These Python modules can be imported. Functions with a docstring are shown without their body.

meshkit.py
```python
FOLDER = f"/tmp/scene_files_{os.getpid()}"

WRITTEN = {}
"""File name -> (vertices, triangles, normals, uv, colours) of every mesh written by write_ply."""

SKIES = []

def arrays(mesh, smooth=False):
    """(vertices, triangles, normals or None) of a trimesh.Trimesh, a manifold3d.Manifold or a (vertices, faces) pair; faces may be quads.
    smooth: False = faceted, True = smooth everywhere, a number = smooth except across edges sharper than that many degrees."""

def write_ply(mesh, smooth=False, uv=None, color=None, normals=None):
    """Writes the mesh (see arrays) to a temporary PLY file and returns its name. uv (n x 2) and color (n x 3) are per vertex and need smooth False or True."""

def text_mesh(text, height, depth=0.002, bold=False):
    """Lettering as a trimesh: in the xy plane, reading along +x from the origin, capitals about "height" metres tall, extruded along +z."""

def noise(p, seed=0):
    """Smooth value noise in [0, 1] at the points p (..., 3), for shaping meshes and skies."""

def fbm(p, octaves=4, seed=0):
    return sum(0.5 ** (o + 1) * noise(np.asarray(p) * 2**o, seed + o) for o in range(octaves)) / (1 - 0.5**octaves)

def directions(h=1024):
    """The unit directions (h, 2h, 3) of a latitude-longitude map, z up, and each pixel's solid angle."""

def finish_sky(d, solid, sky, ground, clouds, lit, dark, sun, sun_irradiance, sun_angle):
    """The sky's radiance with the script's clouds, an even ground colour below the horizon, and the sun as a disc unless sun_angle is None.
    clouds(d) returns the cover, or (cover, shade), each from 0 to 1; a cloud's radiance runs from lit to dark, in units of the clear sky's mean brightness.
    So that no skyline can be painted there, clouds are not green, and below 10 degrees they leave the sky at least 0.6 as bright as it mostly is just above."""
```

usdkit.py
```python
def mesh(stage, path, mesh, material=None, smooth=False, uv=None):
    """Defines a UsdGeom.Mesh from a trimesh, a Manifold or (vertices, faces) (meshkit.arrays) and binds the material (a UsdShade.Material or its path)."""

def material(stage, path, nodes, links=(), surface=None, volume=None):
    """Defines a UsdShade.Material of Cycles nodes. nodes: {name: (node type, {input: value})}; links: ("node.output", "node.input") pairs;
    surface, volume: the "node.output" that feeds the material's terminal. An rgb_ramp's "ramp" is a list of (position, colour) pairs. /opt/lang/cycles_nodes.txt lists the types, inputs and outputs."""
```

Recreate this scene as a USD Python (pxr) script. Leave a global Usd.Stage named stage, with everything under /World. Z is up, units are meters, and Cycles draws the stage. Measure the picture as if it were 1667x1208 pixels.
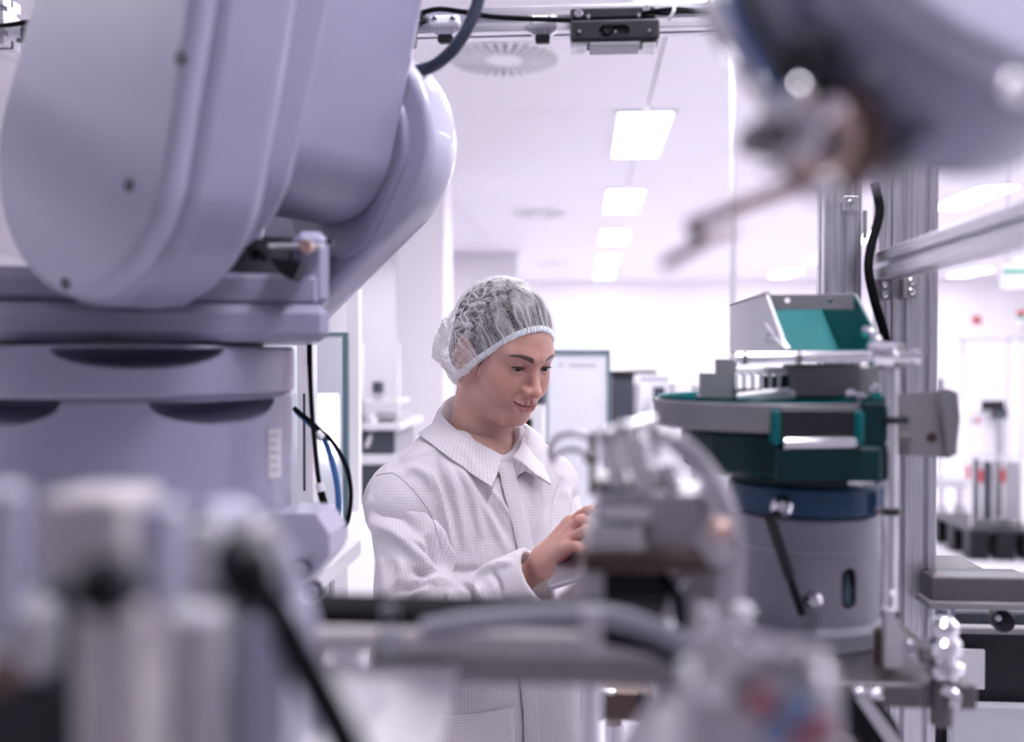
import math
import numpy as np, trimesh, manifold3d as m3, usdkit, meshkit
from pxr import Usd, UsdGeom, Gf, Sdf, Vt, UsdShade, UsdLux

stage = Usd.Stage.CreateInMemory()
UsdGeom.SetStageUpAxis(stage, UsdGeom.Tokens.z)
UsdGeom.Xform.Define(stage, '/World')
rad = math.radians
# ---------------------------------------------------------------- camera: world axes = axes of the room and of the machine frame
FPX = 1600.0                      # focal length in pixels of a 1667-wide picture
CAM = np.array([0.0, 0.0, 1.52])
YAW, PITCH = math.atan(117 / FPX), math.atan(26 / FPX)
RIGHT = np.array([math.cos(YAW), math.sin(YAW), 0.0])
FLAT = np.array([-math.sin(YAW), math.cos(YAW), 0.0])            # horizontal forward
FWD = FLAT * math.cos(PITCH) - np.array([0, 0, math.sin(PITCH)])
UP = np.cross(RIGHT, FWD)
UPZ = np.array([0, 0, 1.0])
cam = UsdGeom.Camera.Define(stage, '/World/camera')
cam.CreateHorizontalApertureAttr(36.0)
cam.CreateFocalLengthAttr(36.0 * FPX / 1667.0)
cam.CreateFStopAttr(2.0)
cam.CreateFocusDistanceAttr(1.66)
cam.CreateClippingRangeAttr(Gf.Vec2f(0.03, 200))
EXPOSURE = 2.0
cam.CreateExposureAttr(EXPOSURE)
_m = Gf.Matrix4d(1.0)
for _i, _v in enumerate((RIGHT, UP, -FWD, CAM)):
    _m.SetRow(_i, Gf.Vec4d(*map(float, _v), 1.0 if _i == 3 else 0.0))
cam.AddTransformOp().Set(_m)
LAMP = 9.0                        # radiance of the ceiling lamps' diffusers
LAMP_TINT = (0.985, 0.95, 1.0)


def W(px, py, y):
    """The point of the place seen at pixel (px, py) of the photograph at world depth y."""
    d = FWD + RIGHT * ((px - 833.5) / FPX) - UP * ((py - 604.0) / FPX)
    return CAM + d * (y / d[1])


def pix(p):
    """Pixels (n x 2) of points (n x 3)."""
    q = np.asarray(p, float) - CAM
    w = q @ FWD
    return np.stack([833.5 + FPX * (q @ RIGHT) / w, 604.0 - FPX * (q @ UP) / w], -1)


# ---------------------------------------------------------------- scene helpers
used, LOC = {}, {}


def numbered(parent, name):
    n = used.get((parent, name), 0)
    used[(parent, name)] = n + 1
    return f'{parent}/{name}' if n == 0 else f'{parent}/{name}_{n:03d}'


def put(prim, label=None, cat=None, group=None, kind=None):
    for k, v in (('label', label), ('category', cat), ('group', group), ('kind', kind)):
        if v:
            prim.SetCustomDataByKey(k, v)
    return prim


def thing(name, label, cat, loc, group=None, kind=None):
    path = numbered('/World', name)
    x = UsdGeom.Xform.Define(stage, path)
    x.AddTranslateOp().Set(Gf.Vec3d(*map(float, loc)))
    LOC[path] = np.asarray(loc, float)
    put(x.GetPrim(), label, cat, group, kind)
    return path


def obj(name, mesh, mat, parent=None, smooth=35, label=None, cat=None, group=None, kind=None, uv=None, color=None):
    """One Mesh prim under parent (a path) or under /World; vertices are given in world coordinates."""
    path = numbered(parent or '/World', name)
    top = path.split('/')
    base = LOC.get('/'.join(top[:3]), np.zeros(3)) if parent else np.zeros(3)
    if isinstance(mesh, MB):
        mesh = mesh.mesh()
    v, f, _ = meshkit.arrays(mesh)
    if uv is not None or color is not None:
        smooth = True
    m = usdkit.mesh(stage, path, (v - base, f), MATS[mat], smooth=smooth, uv=uv)
    if color is not None:
        UsdGeom.PrimvarsAPI(m).CreatePrimvar('tone', Sdf.ValueTypeNames.Color3fArray, 'vertex').Set(Vt.Vec3fArray.FromNumpy(np.asarray(color, np.float32)))
    put(m.GetPrim(), label, cat, group, kind)
    return path


def tag(name, mesh, mat, label, cat, group=None, smooth=35, kind=None):
    return obj(name, mesh, mat, None, smooth, label, cat, group, kind)


def dup(src, loc, label=None, group=None, rotz=0.0, name=None):
    p = stage.GetPrimAtPath(src)
    path = numbered('/World', name or src.split('/')[-1])
    x = UsdGeom.Xform.Define(stage, path)
    q = x.GetPrim()
    q.GetReferences().AddInternalReference(src)
    q.SetInstanceable(True)
    x.GetXformOpOrderAttr().Clear()
    x.ClearXformOpOrder()
    t = q.GetAttribute('xformOp:translate')
    (t if t else x.AddTranslateOp().GetAttr()).Set(Gf.Vec3d(*map(float, loc)))
    order = ['xformOp:translate']
    if rotz:
        x.AddRotateZOp().Set(rotz)
        order.append('xformOp:rotateZ')
    x.GetXformOpOrderAttr().Set(order)
    was = p.GetCustomData()
    put(q, label or was.get('label'), was.get('category'), group or was.get('group'))
    return path


def cast(px, meshes):
    """Nearest points of the meshes on the rays through pixels px: (points, normals, hit)."""
    out, nor, hit = [], [], []
    for x, y in px:
        d = unit(W(x, y, 1.0) - CAM)
        best, bn = np.inf, UPZ
        for m in meshes:
            T = m.triangles
            e1, e2 = T[:, 1] - T[:, 0], T[:, 2] - T[:, 0]
            h = np.cross(d, e2)
            a = (e1 * h).sum(1)
            a = np.where(np.abs(a) < 1e-14, 1e-14, a)
            s = CAM - T[:, 0]
            u = (s * h).sum(1) / a
            q = np.cross(s, e1)
            v = (q @ d) / a
            t = (e2 * q).sum(1) / a
            t[(u < 0) | (v < 0) | (u + v > 1) | (t < 0.05)] = np.inf
            k = t.argmin()
            if t[k] < best:
                best, bn = t[k], np.cross(e1[k], e2[k])
        out.append(CAM + d * best)
        nor.append(unit(bn) * (-np.sign(bn @ d) or 1))
        hit.append(np.isfinite(best))
    return np.array(out), np.array(nor), np.array(hit)


def unit(v):
    v = np.asarray(v, float)
    return v / np.linalg.norm(v)


def frame(z, x=None):
    """3x3 with columns x, y, z."""
    z = unit(z)
    x = np.array([1.0, 0, 0]) if x is None else np.asarray(x, float)
    if abs(np.dot(unit(x), z)) > 0.98:
        x = np.array([0, 1.0, 0]) if abs(z[1]) < 0.9 else np.array([0, 0, 1.0])
    x = unit(x - z * np.dot(x, z))
    return np.stack([x, np.cross(z, x), z], 1)


def hull(points):
    m = m3.Manifold.hull_points(np.asarray(points, float)).to_mesh()
    return trimesh.Trimesh(m.vert_properties[:, :3], m.tri_verts, process=False)


def tri(man):
    m = man.to_mesh()
    return trimesh.Trimesh(m.vert_properties[:, :3], m.tri_verts, process=False)


def man(t):
    return m3.Manifold(m3.Mesh(np.asarray(t.vertices, np.float32), np.asarray(t.faces, np.uint32)))


def chain(points, n=8):
    """Catmull-Rom through the points."""
    p = np.asarray(points, float)
    p = np.vstack([2 * p[0] - p[1], p, 2 * p[-1] - p[-2]])
    out = []
    for i in range(1, len(p) - 2):
        for t in np.linspace(0, 1, n, endpoint=False):
            a, b, c, d = p[i - 1], p[i], p[i + 1], p[i + 2]
            out.append(0.5 * (2 * b + (c - a) * t + (2 * a - 5 * b + 4 * c - d) * t * t + (3 * b - a - 3 * c + d) * t ** 3))
    return np.vstack([out, p[-2]])


def sweep(points, radii, sides=12, flat=None):
    """A closed tube along the points. flat: (direction, factor) squashes the section."""
    p = np.asarray(points, float)
    r = np.broadcast_to(np.asarray(radii, float), (len(p),))
    t = np.gradient(p, axis=0)
    t /= np.linalg.norm(t, axis=1, keepdims=True) + 1e-12
    a = np.zeros_like(t)
    a[0] = frame(t[0])[:, 0]
    for i in range(1, len(p)):
        q = a[i - 1] - t[i] * np.dot(a[i - 1], t[i])
        a[i] = q / (np.linalg.norm(q) + 1e-12)
    b = np.cross(t, a)
    ang = np.arange(sides) * 2 * np.pi / sides
    v = p[:, None] + r[:, None, None] * (np.cos(ang)[None, :, None] * a[:, None] + np.sin(ang)[None, :, None] * b[:, None])
    n, k = len(p), sides
    i, j = np.meshgrid(np.arange(n - 1), np.arange(k), indexing='ij')
    q = np.stack([i * k + j, i * k + (j + 1) % k, (i + 1) * k + (j + 1) % k, (i + 1) * k + j], -1).reshape(-1, 4)
    v = np.vstack([v.reshape(-1, 3), p[0], p[-1]])
    c0, c1, jj = n * k, n * k + 1, np.arange(k)
    f = np.vstack([q[:, [0, 1, 2]], q[:, [0, 2, 3]], np.stack([np.full(k, c0), (jj + 1) % k, jj], 1), np.stack([np.full(k, c1), (n - 1) * k + jj, (n - 1) * k + (jj + 1) % k], 1)])
    return trimesh.Trimesh(v, f, process=False)


def ring_loft(rings, close=True, caps=True):
    """Rings (m x k x 3) joined into a skin."""
    R = np.asarray(rings, float)
    n, k = R.shape[:2]
    i, j = np.meshgrid(np.arange(n - 1), np.arange(k if close else k - 1), indexing='ij')
    q = np.stack([i * k + j, i * k + (j + 1) % k, (i + 1) * k + (j + 1) % k, (i + 1) * k + j], -1).reshape(-1, 4)
    f = [q[:, [0, 1, 2]], q[:, [0, 2, 3]]]
    v = R.reshape(-1, 3)
    if caps:
        v = np.vstack([v, R[0].mean(0), R[-1].mean(0)])
        jj = np.arange(k)
        f += [np.stack([np.full(k, n * k), (jj + 1) % k, jj], 1), np.stack([np.full(k, n * k + 1), (n - 1) * k + jj, (n - 1) * k + (jj + 1) % k], 1)]
    return trimesh.Trimesh(v, np.vstack(f), process=False)


class MB:
    """Collects shapes that become one mesh."""

    def __init__(self):
        self.parts = []

    def add(self, t):
        self.parts.append(t)
        return self

    def mesh(self):
        return trimesh.util.concatenate(self.parts) if len(self.parts) > 1 else self.parts[0]

    def box(self, c, size, R=None, ch=None):
        """Chamfered box; R has the axes as columns."""
        s = np.asarray(size, float) / 2
        ch = min(0.003, 0.2 * min(size)) if ch is None else ch
        pts = []
        for k in range(3):
            q = s - ch
            q[k] = s[k]
            for sg in np.ndindex(2, 2, 2):
                pts.append(q * (np.array(sg) * 2 - 1))
        pts = np.array(pts)
        if R is not None:
            pts = pts @ np.asarray(R).T
        return self.add(hull(pts + np.asarray(c)))

    def span(self, lo, hi, ch=None):
        lo, hi = np.asarray(lo, float), np.asarray(hi, float)
        return self.box((lo + hi) / 2, np.abs(hi - lo), None, ch)

    def cyl(self, p0, p1, r, r1=None, n=24, ch=None):
        """Cylinder or cone with chamfered rims."""
        p0, p1 = np.asarray(p0, float), np.asarray(p1, float)
        r1 = r if r1 is None else r1
        L = np.linalg.norm(p1 - p0)
        ch = min(0.0025, 0.15 * min(r, r1), 0.2 * L) if ch is None else ch
        return self.lathe(p0, p1 - p0, [(0, r - ch), (ch, r), (L - ch, r1), (L, r1 - ch)], n)

    def lathe(self, p0, axis, profile, n=32):
        """profile: (height along the axis, radius) pairs."""
        F = frame(axis)
        a = np.arange(n) * 2 * np.pi / n
        rings = [np.asarray(p0) + F[:, 2] * h + max(r, 1e-5) * (np.cos(a)[:, None] * F[:, 0] + np.sin(a)[:, None] * F[:, 1]) for h, r in profile]
        return self.add(ring_loft(rings))

    def tube(self, pts, r, n=10, smooth=8):
        return self.add(sweep(chain(pts, smooth) if smooth > 1 else pts, r, n))

    def prism(self, pts, depth, o, x, y, ch=0.0):
        """Polygon (2D) in the plane o, x, y extruded by depth along x cross y."""
        from shapely.geometry import Polygon
        g = Polygon(pts) if not hasattr(pts, 'geom_type') else pts
        t = trimesh.creation.extrude_polygon(g, depth, engine='earcut')
        x, y = unit(x), unit(y)
        B = np.stack([x, y, np.cross(x, y)], 1)
        t.vertices = t.vertices @ B.T + np.asarray(o)
        return self.add(t)


def stadium(c1, r1, c2, r2, ex, ey, n=48):
    """Outline points (around the hull of two circles) in the plane ex, ey."""
    a = np.arange(n) * 2 * np.pi / n
    d = np.cos(a)[:, None] * ex + np.sin(a)[:, None] * ey
    return np.vstack([np.asarray(c1) + r1 * d, np.asarray(c2) + r2 * d])


def rlink(c1, r1, c2, r2, ea, ex, ey, a0, a1, fil0=0.02, fil1=0.02, n=64, steps=6):
    """A rounded plate (convex): hull of two discs, thick from a0 to a1 along ea, edges rounded."""
    pts = []
    for fil, a, s in ((fil0, a0, 1), (fil1, a1, -1)):
        for t in np.linspace(0, np.pi / 2, steps):
            ins, off = fil * (1 - math.sin(t)), fil * (1 - math.cos(t))
            pts.append(stadium(c1, r1 - ins, c2, r2 - ins, ex, ey, n) + ea * (a + s * off * np.sign(a1 - a0)))
    return hull(np.vstack(pts))


# ---------------------------------------------------------------- signed distances and a surface-net mesher
def s_ell(p, c, r, B=None):
    q = p - np.asarray(c)
    if B is not None:
        q = q @ B
    r = np.asarray(r, float)
    k0 = np.linalg.norm(q / r, axis=1)
    k1 = np.linalg.norm(q / (r * r), axis=1) + 1e-9
    return k0 * (k0 - 1) / k1


def s_cone(p, a, b, ra, rb):
    a, b = np.asarray(a, float), np.asarray(b, float)
    d = b - a
    t = np.clip((p - a) @ d / (d @ d), 0, 1)
    return np.linalg.norm(p - a - t[:, None] * d, axis=1) - (ra + (rb - ra) * t)


def s_path(p, pts, radii, k=0.0):
    out = None
    for i in range(len(pts) - 1):
        d = s_cone(p, pts[i], pts[i + 1], radii[i], radii[i + 1])
        out = d if out is None else (smin(out, d, k) if k else np.minimum(out, d))
    return out


def smin(a, b, k):
    h = np.maximum(k - np.abs(a - b), 0) / k
    return np.minimum(a, b) - h * h * k / 4


def smax(a, b, k):
    return -smin(-a, -b, k)


def surface(f, lo, hi, h, refine=0, project=2):
    """Triangle mesh of f = 0 (surface nets), then subdivided and pulled onto the surface."""
    lo, hi = np.asarray(lo, float), np.asarray(hi, float)
    n = np.ceil((hi - lo) / h).astype(int) + 1
    ax = [lo[i] + h * np.arange(n[i]) for i in range(3)]
    G = np.stack(np.meshgrid(*ax, indexing='ij'), -1).reshape(-1, 3)
    val = np.concatenate([f(G[i:i + 400000]) for i in range(0, len(G), 400000)]).reshape(n)
    ins = val < 0
    acc, cnt = np.zeros((*(n - 1), 3)), np.zeros(n - 1)
    sl = lambda o, ax_: tuple(slice(o[i], n[i] - 1 + o[i]) for i in range(3))
    for axis in range(3):
        oth = [i for i in range(3) if i != axis]
        for o1 in (0, 1):
            for o2 in (0, 1):
                o = [0, 0, 0]
                o[oth[0]], o[oth[1]] = o1, o2
                e = list(o)
                e[axis] = 1
                A, Bv = val[sl(o, axis)], val[sl(e, axis)]
                cross = (A < 0) != (Bv < 0)
                t = np.where(cross, A / np.where(cross, A - Bv, 1), 0)
                cnt += cross
                pos = np.zeros((*(n - 1), 3))
                pos[..., :] = o
                pos[..., axis] += t
                acc += pos * cross[..., None]
    live = cnt > 0
    idx = -np.ones(n - 1, int)
    idx[live] = np.arange(live.sum())
    ijk = np.stack(np.nonzero(live), -1)
    v = lo + h * (ijk + acc[live] / cnt[live][:, None])
    faces = []
    for axis in range(3):
        u, w = (axis + 1) % 3, (axis + 2) % 3
        a = [slice(None)] * 3
        b = [slice(None)] * 3
        a[axis], b[axis] = slice(0, -1), slice(1, None)
        s0, s1 = ins[tuple(a)], ins[tuple(b)]
        c = np.stack(np.nonzero(s0 != s1), -1)
        ok = (c[:, u] > 0) & (c[:, w] > 0) & (c[:, u] < n[u] - 1) & (c[:, w] < n[w] - 1)
        c = c[ok]
        flip = s0[tuple(c.T)]
        def cell(du, dw):
            q = c.copy()
            q[:, u] += du
            q[:, w] += dw
            return idx[tuple(q.T)]
        q = np.stack([cell(-1, -1), cell(0, -1), cell(0, 0), cell(-1, 0)], 1)
        q[~flip] = q[~flip][:, ::-1]
        faces.append(q)
    q = np.vstack(faces)
    m = trimesh.Trimesh(v, np.vstack([q[:, [0, 1, 2]], q[:, [0, 2, 3]]]), process=False)

    def pull(v, e):
        d = f(v)
        g = np.stack([f(v + np.eye(3)[k] * e) - f(v - np.eye(3)[k] * e) for k in range(3)], 1) / (2 * e)
        st = d[:, None] * g / np.maximum((g * g).sum(1), 0.2)[:, None]
        return v - np.clip(st, -h, h)
    for _ in range(project):
        m.vertices = pull(np.array(m.vertices), h * 0.25)
    for r in range(refine):
        m = m.subdivide()
        for _ in range(2):
            m.vertices = pull(np.array(m.vertices), h * 0.25 / 2 ** (r + 1))
    return m
# ---------------------------------------------------------------- materials
MATS = {}


def mat(name, color, rough=0.5, metal=0.0, var=0.04, scale=30.0, bump=0.0, coat=0.0, spec=0.5, **extra):
    """Principled with a little variation of tone and roughness from object-space noise."""
    c = np.asarray(color, float)
    nodes = {'tc': ('texture_coordinate', {}), 'n': ('noise_texture', {'scale': scale, 'detail': 4.0}),
             'r': ('rgb_ramp', {'ramp': [(0.25, tuple(c * (1 - var))), (0.75, tuple(np.minimum(c * (1 + var), 1)))]}),
             'q': ('map_range', {'from_min': 0.2, 'from_max': 0.8, 'to_min': max(rough - 0.06, 0.02), 'to_max': min(rough + 0.06, 1)}),
             'p': ('principled_bsdf', {'metallic': metal, 'coat_weight': coat, 'specular_ior_level': spec, **extra})}
    links = [('tc.object', 'n.vector'), ('n.fac', 'r.fac'), ('r.color', 'p.base_color'), ('n.fac', 'q.value'), ('q.result', 'p.roughness')]
    if bump:
        nodes['bn'] = ('noise_texture', {'scale': scale * 12, 'detail': 3.0})
        nodes['b'] = ('bump', {'strength': bump, 'distance': 0.0006})
        links += [('tc.object', 'bn.vector'), ('bn.fac', 'b.height'), ('b.normal', 'p.normal')]
    MATS[name] = usdkit.material(stage, f'/World/Looks/{name}', nodes, links, surface='p.BSDF')


def brushed(name, color, rough, scale=(4, 4, 300), var=0.08):
    """Metal with fine drawn streaks."""
    c = np.asarray(color, float)
    MATS[name] = usdkit.material(stage, f'/World/Looks/{name}', {
        'tc': ('texture_coordinate', {}), 'm': ('mapping', {'scale': scale}), 'n': ('noise_texture', {'scale': 3.0, 'detail': 3.0}),
        'r': ('rgb_ramp', {'ramp': [(0.2, tuple(c * (1 - var))), (0.8, tuple(np.minimum(c * (1 + var), 1)))]}),
        'q': ('map_range', {'from_min': 0.2, 'from_max': 0.8, 'to_min': rough * 0.75, 'to_max': rough * 1.3}),
        'b': ('bump', {'strength': 0.08, 'distance': 0.0004}), 'p': ('principled_bsdf', {'metallic': 1.0})},
        [('tc.object', 'm.vector'), ('m.vector', 'n.vector'), ('n.fac', 'r.fac'), ('r.color', 'p.base_color'), ('n.fac', 'q.value'), ('q.result', 'p.roughness'), ('n.fac', 'b.height'), ('b.normal', 'p.normal')], surface='p.BSDF')


def lamp(name, color, strength):
    MATS[name] = usdkit.material(stage, f'/World/Looks/{name}', {'e': ('emission', {'color': color, 'strength': strength})}, [], surface='e.emission')


def pane(name, tint=(0.9, 0.93, 0.95), gloss=0.02):
    MATS[name] = usdkit.material(stage, f'/World/Looks/{name}', {
        'fr': ('fresnel', {'IOR': 1.45}), 't': ('transparent_bsdf', {'color': tint}), 'g': ('glossy_bsdf', {'color': (1, 1, 1), 'roughness': gloss}), 'm': ('mix_closure', {})},
        [('fr.fac', 'm.fac'), ('t.BSDF', 'm.closure1'), ('g.BSDF', 'm.closure2')], surface='m.closure')


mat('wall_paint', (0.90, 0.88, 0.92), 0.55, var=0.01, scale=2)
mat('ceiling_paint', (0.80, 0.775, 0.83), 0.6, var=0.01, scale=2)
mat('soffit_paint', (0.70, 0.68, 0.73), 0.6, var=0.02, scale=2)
mat('floor_epoxy', (0.76, 0.74, 0.80), 0.28, var=0.03, scale=1.5)
mat('white_metal', (0.80, 0.79, 0.83), 0.4, var=0.02)
mat('light_grey', (0.50, 0.49, 0.54), 0.45, var=0.03)
mat('mid_grey', (0.33, 0.325, 0.36), 0.5, var=0.05)
mat('slate', (0.055, 0.065, 0.085), 0.5, var=0.08)
mat('teal_frame', (0.10, 0.16, 0.19), 0.5)
mat('robot_paint', (0.268, 0.262, 0.375), 0.34, var=0.015, scale=9, coat=0.15)
mat('robot_cover', (0.37, 0.365, 0.495), 0.38, var=0.015, scale=9)  # lighter than the arm paint to make up for missing lamp light
mat('robot_shade', (0.07, 0.068, 0.085), 0.5)  # dark small parts; also shade put into the recess and neck gap
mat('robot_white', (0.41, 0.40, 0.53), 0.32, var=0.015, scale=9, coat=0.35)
mat('black_plastic', (0.008, 0.008, 0.011), 0.45, var=0.15, spec=0.25)
mat('black_metal', (0.022, 0.021, 0.027), 0.38, var=0.1, bump=0.1, spec=0.3)
mat('black_rubber', (0.006, 0.006, 0.008), 0.85, var=0.1, spec=0.1)
mat('hose_blue', (0.022, 0.030, 0.060), 0.4)
mat('blue_plastic', (0.05, 0.16, 0.42), 0.35)
mat('teal_paint', (0.0, 0.115, 0.125), 0.5, var=0.06, spec=0.2)
mat('teal_dark', (0.0, 0.030, 0.034), 0.4, var=0.08, spec=0.3)
mat('blue_paint', (0.008, 0.050, 0.125), 0.42, var=0.06)
mat('drum_paint', (0.27, 0.262, 0.325), 0.42, var=0.03, scale=8)
mat('red_plastic', (0.50, 0.03, 0.05), 0.4)
mat('green_plastic', (0.05, 0.35, 0.25), 0.4)
mat('brown_metal', (0.11, 0.075, 0.065), 0.4, metal=0.5)
mat('copper', (0.68, 0.50, 0.44), 0.35, metal=0.9)
mat('paper', (0.80, 0.79, 0.84), 0.6, var=0.01)
mat('board_white', (0.72, 0.72, 0.80), 0.3, var=0.01)
mat('clear_tube', (0.55, 0.53, 0.60), 0.2, transmission_weight=0.5, coat=0.3)
mat('tablet_shell', (0.30, 0.29, 0.33), 0.3, metal=0.6)
mat('screen_glass', (0.02, 0.02, 0.03), 0.08)
mat('beige_rail', (0.50, 0.47, 0.49), 0.5)
brushed('alu', (0.72, 0.71, 0.76), 0.32, (120, 120, 2), 0.03)
brushed('alu_x', (0.72, 0.71, 0.76), 0.32, (3, 300, 300))
brushed('alu_y', (0.72, 0.71, 0.76), 0.32, (300, 3, 300))
brushed('steel', (0.52, 0.505, 0.54), 0.38, (3, 60, 300))
mat('dark_steel', (0.15, 0.14, 0.15), 0.42, metal=0.7, var=0.1)
mat('sheet_steel', (0.27, 0.26, 0.28), 0.45, metal=0.35, var=0.06, scale=14)
mat('chrome', (0.80, 0.79, 0.83), 0.10, metal=1.0, var=0.02)
mat('groove', (0.10, 0.10, 0.12), 0.6, metal=0.4)
lamp('lamp_glow', LAMP_TINT, LAMP)
lamp('reflection_glow', (0.95, 0.93, 1.0), 5.0)  # glow standing in for a bright reflection, not a lamp
pane('clear_pane')
pane('plexi', (0.86, 0.88, 0.93), 0.05)
# ---------------------------------------------------------------- the room
CEIL = 2.82
X0, X1, Y0, Y1 = -7.6, 8.6, -2.6, 17.5
t_ = 0.12
obj('floor', MB().span((X0 - t_, Y0 - t_, -0.1), (X1 + t_, Y1 + t_, 0), 0.0005), 'floor_epoxy', kind='structure', smooth=False)
for nm, lo, hi in (('wall_back', (X0, Y1, 0), (X1, Y1 + t_, CEIL)), ('wall_front', (X0, Y0 - t_, 0), (X1, Y0, CEIL)),
                   ('wall_left', (X0 - t_, Y0 - t_, 0), (X0, Y1 + t_, CEIL)), ('wall_right', (X1, Y0 - t_, 0), (X1 + t_, Y1 + t_, CEIL))):
    obj(nm, MB().span(lo, hi, 0.0005), 'mid_grey' if nm == 'wall_front' else 'wall_paint', kind='structure', smooth=False)  # unseen front wall made grey to weaken fill light from behind the camera
ROWS = [0.33 + 2.85 * k for k in (-2, -1, 0, 1, 2)]
LINES = [5.88 + 2.5 * k for k in range(-2, 5)]
# ceiling of lay-in panels with open joints; lamps and vents sit below them
ceiling = thing('ceiling', None, None, (0, 0, CEIL), kind='structure')
obj('slab', MB().span((X0 - t_, Y0 - t_, CEIL + 0.03), (X1 + t_, Y1 + t_, CEIL + 0.15), 0.0005), 'soffit_paint', ceiling, smooth=False)
xs = [X0] + [0.33 - 2.85 * 2.5 + 1.425 * k for k in range(11)] + [X1]
ys = [Y0] + [5.88 - 2.5 * 4.25 + 2.5 * k for k in range(1, 10)] + [Y1]
xs = sorted(x for x in xs if X0 <= x <= X1)
ys = sorted(y for y in ys if Y0 <= y <= Y1)
for xa, xb in zip(xs[:-1], xs[1:]):
    for ya, yb in zip(ys[:-1], ys[1:]):
        if xb - xa > 0.05 and yb - ya > 0.05:
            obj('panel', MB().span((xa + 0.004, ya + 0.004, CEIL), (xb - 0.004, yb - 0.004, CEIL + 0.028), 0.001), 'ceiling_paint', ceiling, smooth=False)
# column and wall blocks at the left of the far room
def block(nm, pxa, pxb, yy, depth, m='wall_paint', z0=0.0, z1=CEIL - 0.002):
    a, b = W(pxa, 578, yy), W(pxb, 578, yy)
    obj(nm, MB().span((a[0], yy, z0), (b[0], yy + depth, z1), 0.002), m, kind='structure', smooth=False)
block('column', 645, 724, 7.2, 0.4)
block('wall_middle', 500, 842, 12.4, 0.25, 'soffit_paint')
# lamps
def ceiling_light(x, y, label, group=None):
    z = CEIL
    t = thing('ceiling_light', label, 'ceiling light', (x, y, z - 0.012), group)
    fr = MB()
    for lo, hi in (((x - .17, y - .60, z - .012), (x - .14, y + .60, z - .001)), ((x + .14, y - .60, z - .012), (x + .17, y + .60, z - .001)),
                   ((x - .14, y - .60, z - .012), (x + .14, y - .57, z - .001)), ((x - .14, y + .57, z - .012), (x + .14, y + .60, z - .001))):
        fr.span(lo, hi, 0.001)
    obj('lamp_frame', fr, 'white_metal', t, smooth=False)
    obj('diffuser', MB().span((x - .139, y - .569, z - .009), (x + .139, y + .569, z - .002), 0.0005), 'lamp_glow', t, smooth=False)
    return t
SINGLE = {(2, 1): 'ceiling light panel peeping out under the right end of the overhead beam', (2, 2): 'largest ceiling light panel in view, near end of the middle row',
          (2, 3): 'second ceiling light panel of the middle row, left of the gripper finger', (2, 4): 'third ceiling light panel along the middle row',
          (2, 5): 'fourth small ceiling light of the middle row, second from the back wall', (2, 6): 'farthest small ceiling light of the middle row, just above the back wall',
          (3, 6): 'small far ceiling light above the hopper, left one of its pair', (3, 5): 'far ceiling light above the hopper, right one of its pair',
          (3, 3): 'long ceiling light right of the profile posts, above the slanting beam', (4, 6): 'far ceiling light below the slanting beam at the right',
          (1, 5): 'far ceiling light left of the white column, beside the robot shoulder'}
lamp0 = ceiling_light(ROWS[2], LINES[1], SINGLE[2, 1])
for i, x in enumerate(ROWS):
    for j, y in enumerate(LINES):
        if (i, j) != (2, 1) and not (i == 0 and 0 < j < 6) and not (i == 1 and 0 < j < 4):
            s_ = SINGLE.get((i, j))
            dup(lamp0, (x, y, CEIL - 0.012), s_ or 'flush white rectangular ceiling light panel out of view or hidden', None if s_ else 'other ceiling lights')
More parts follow.
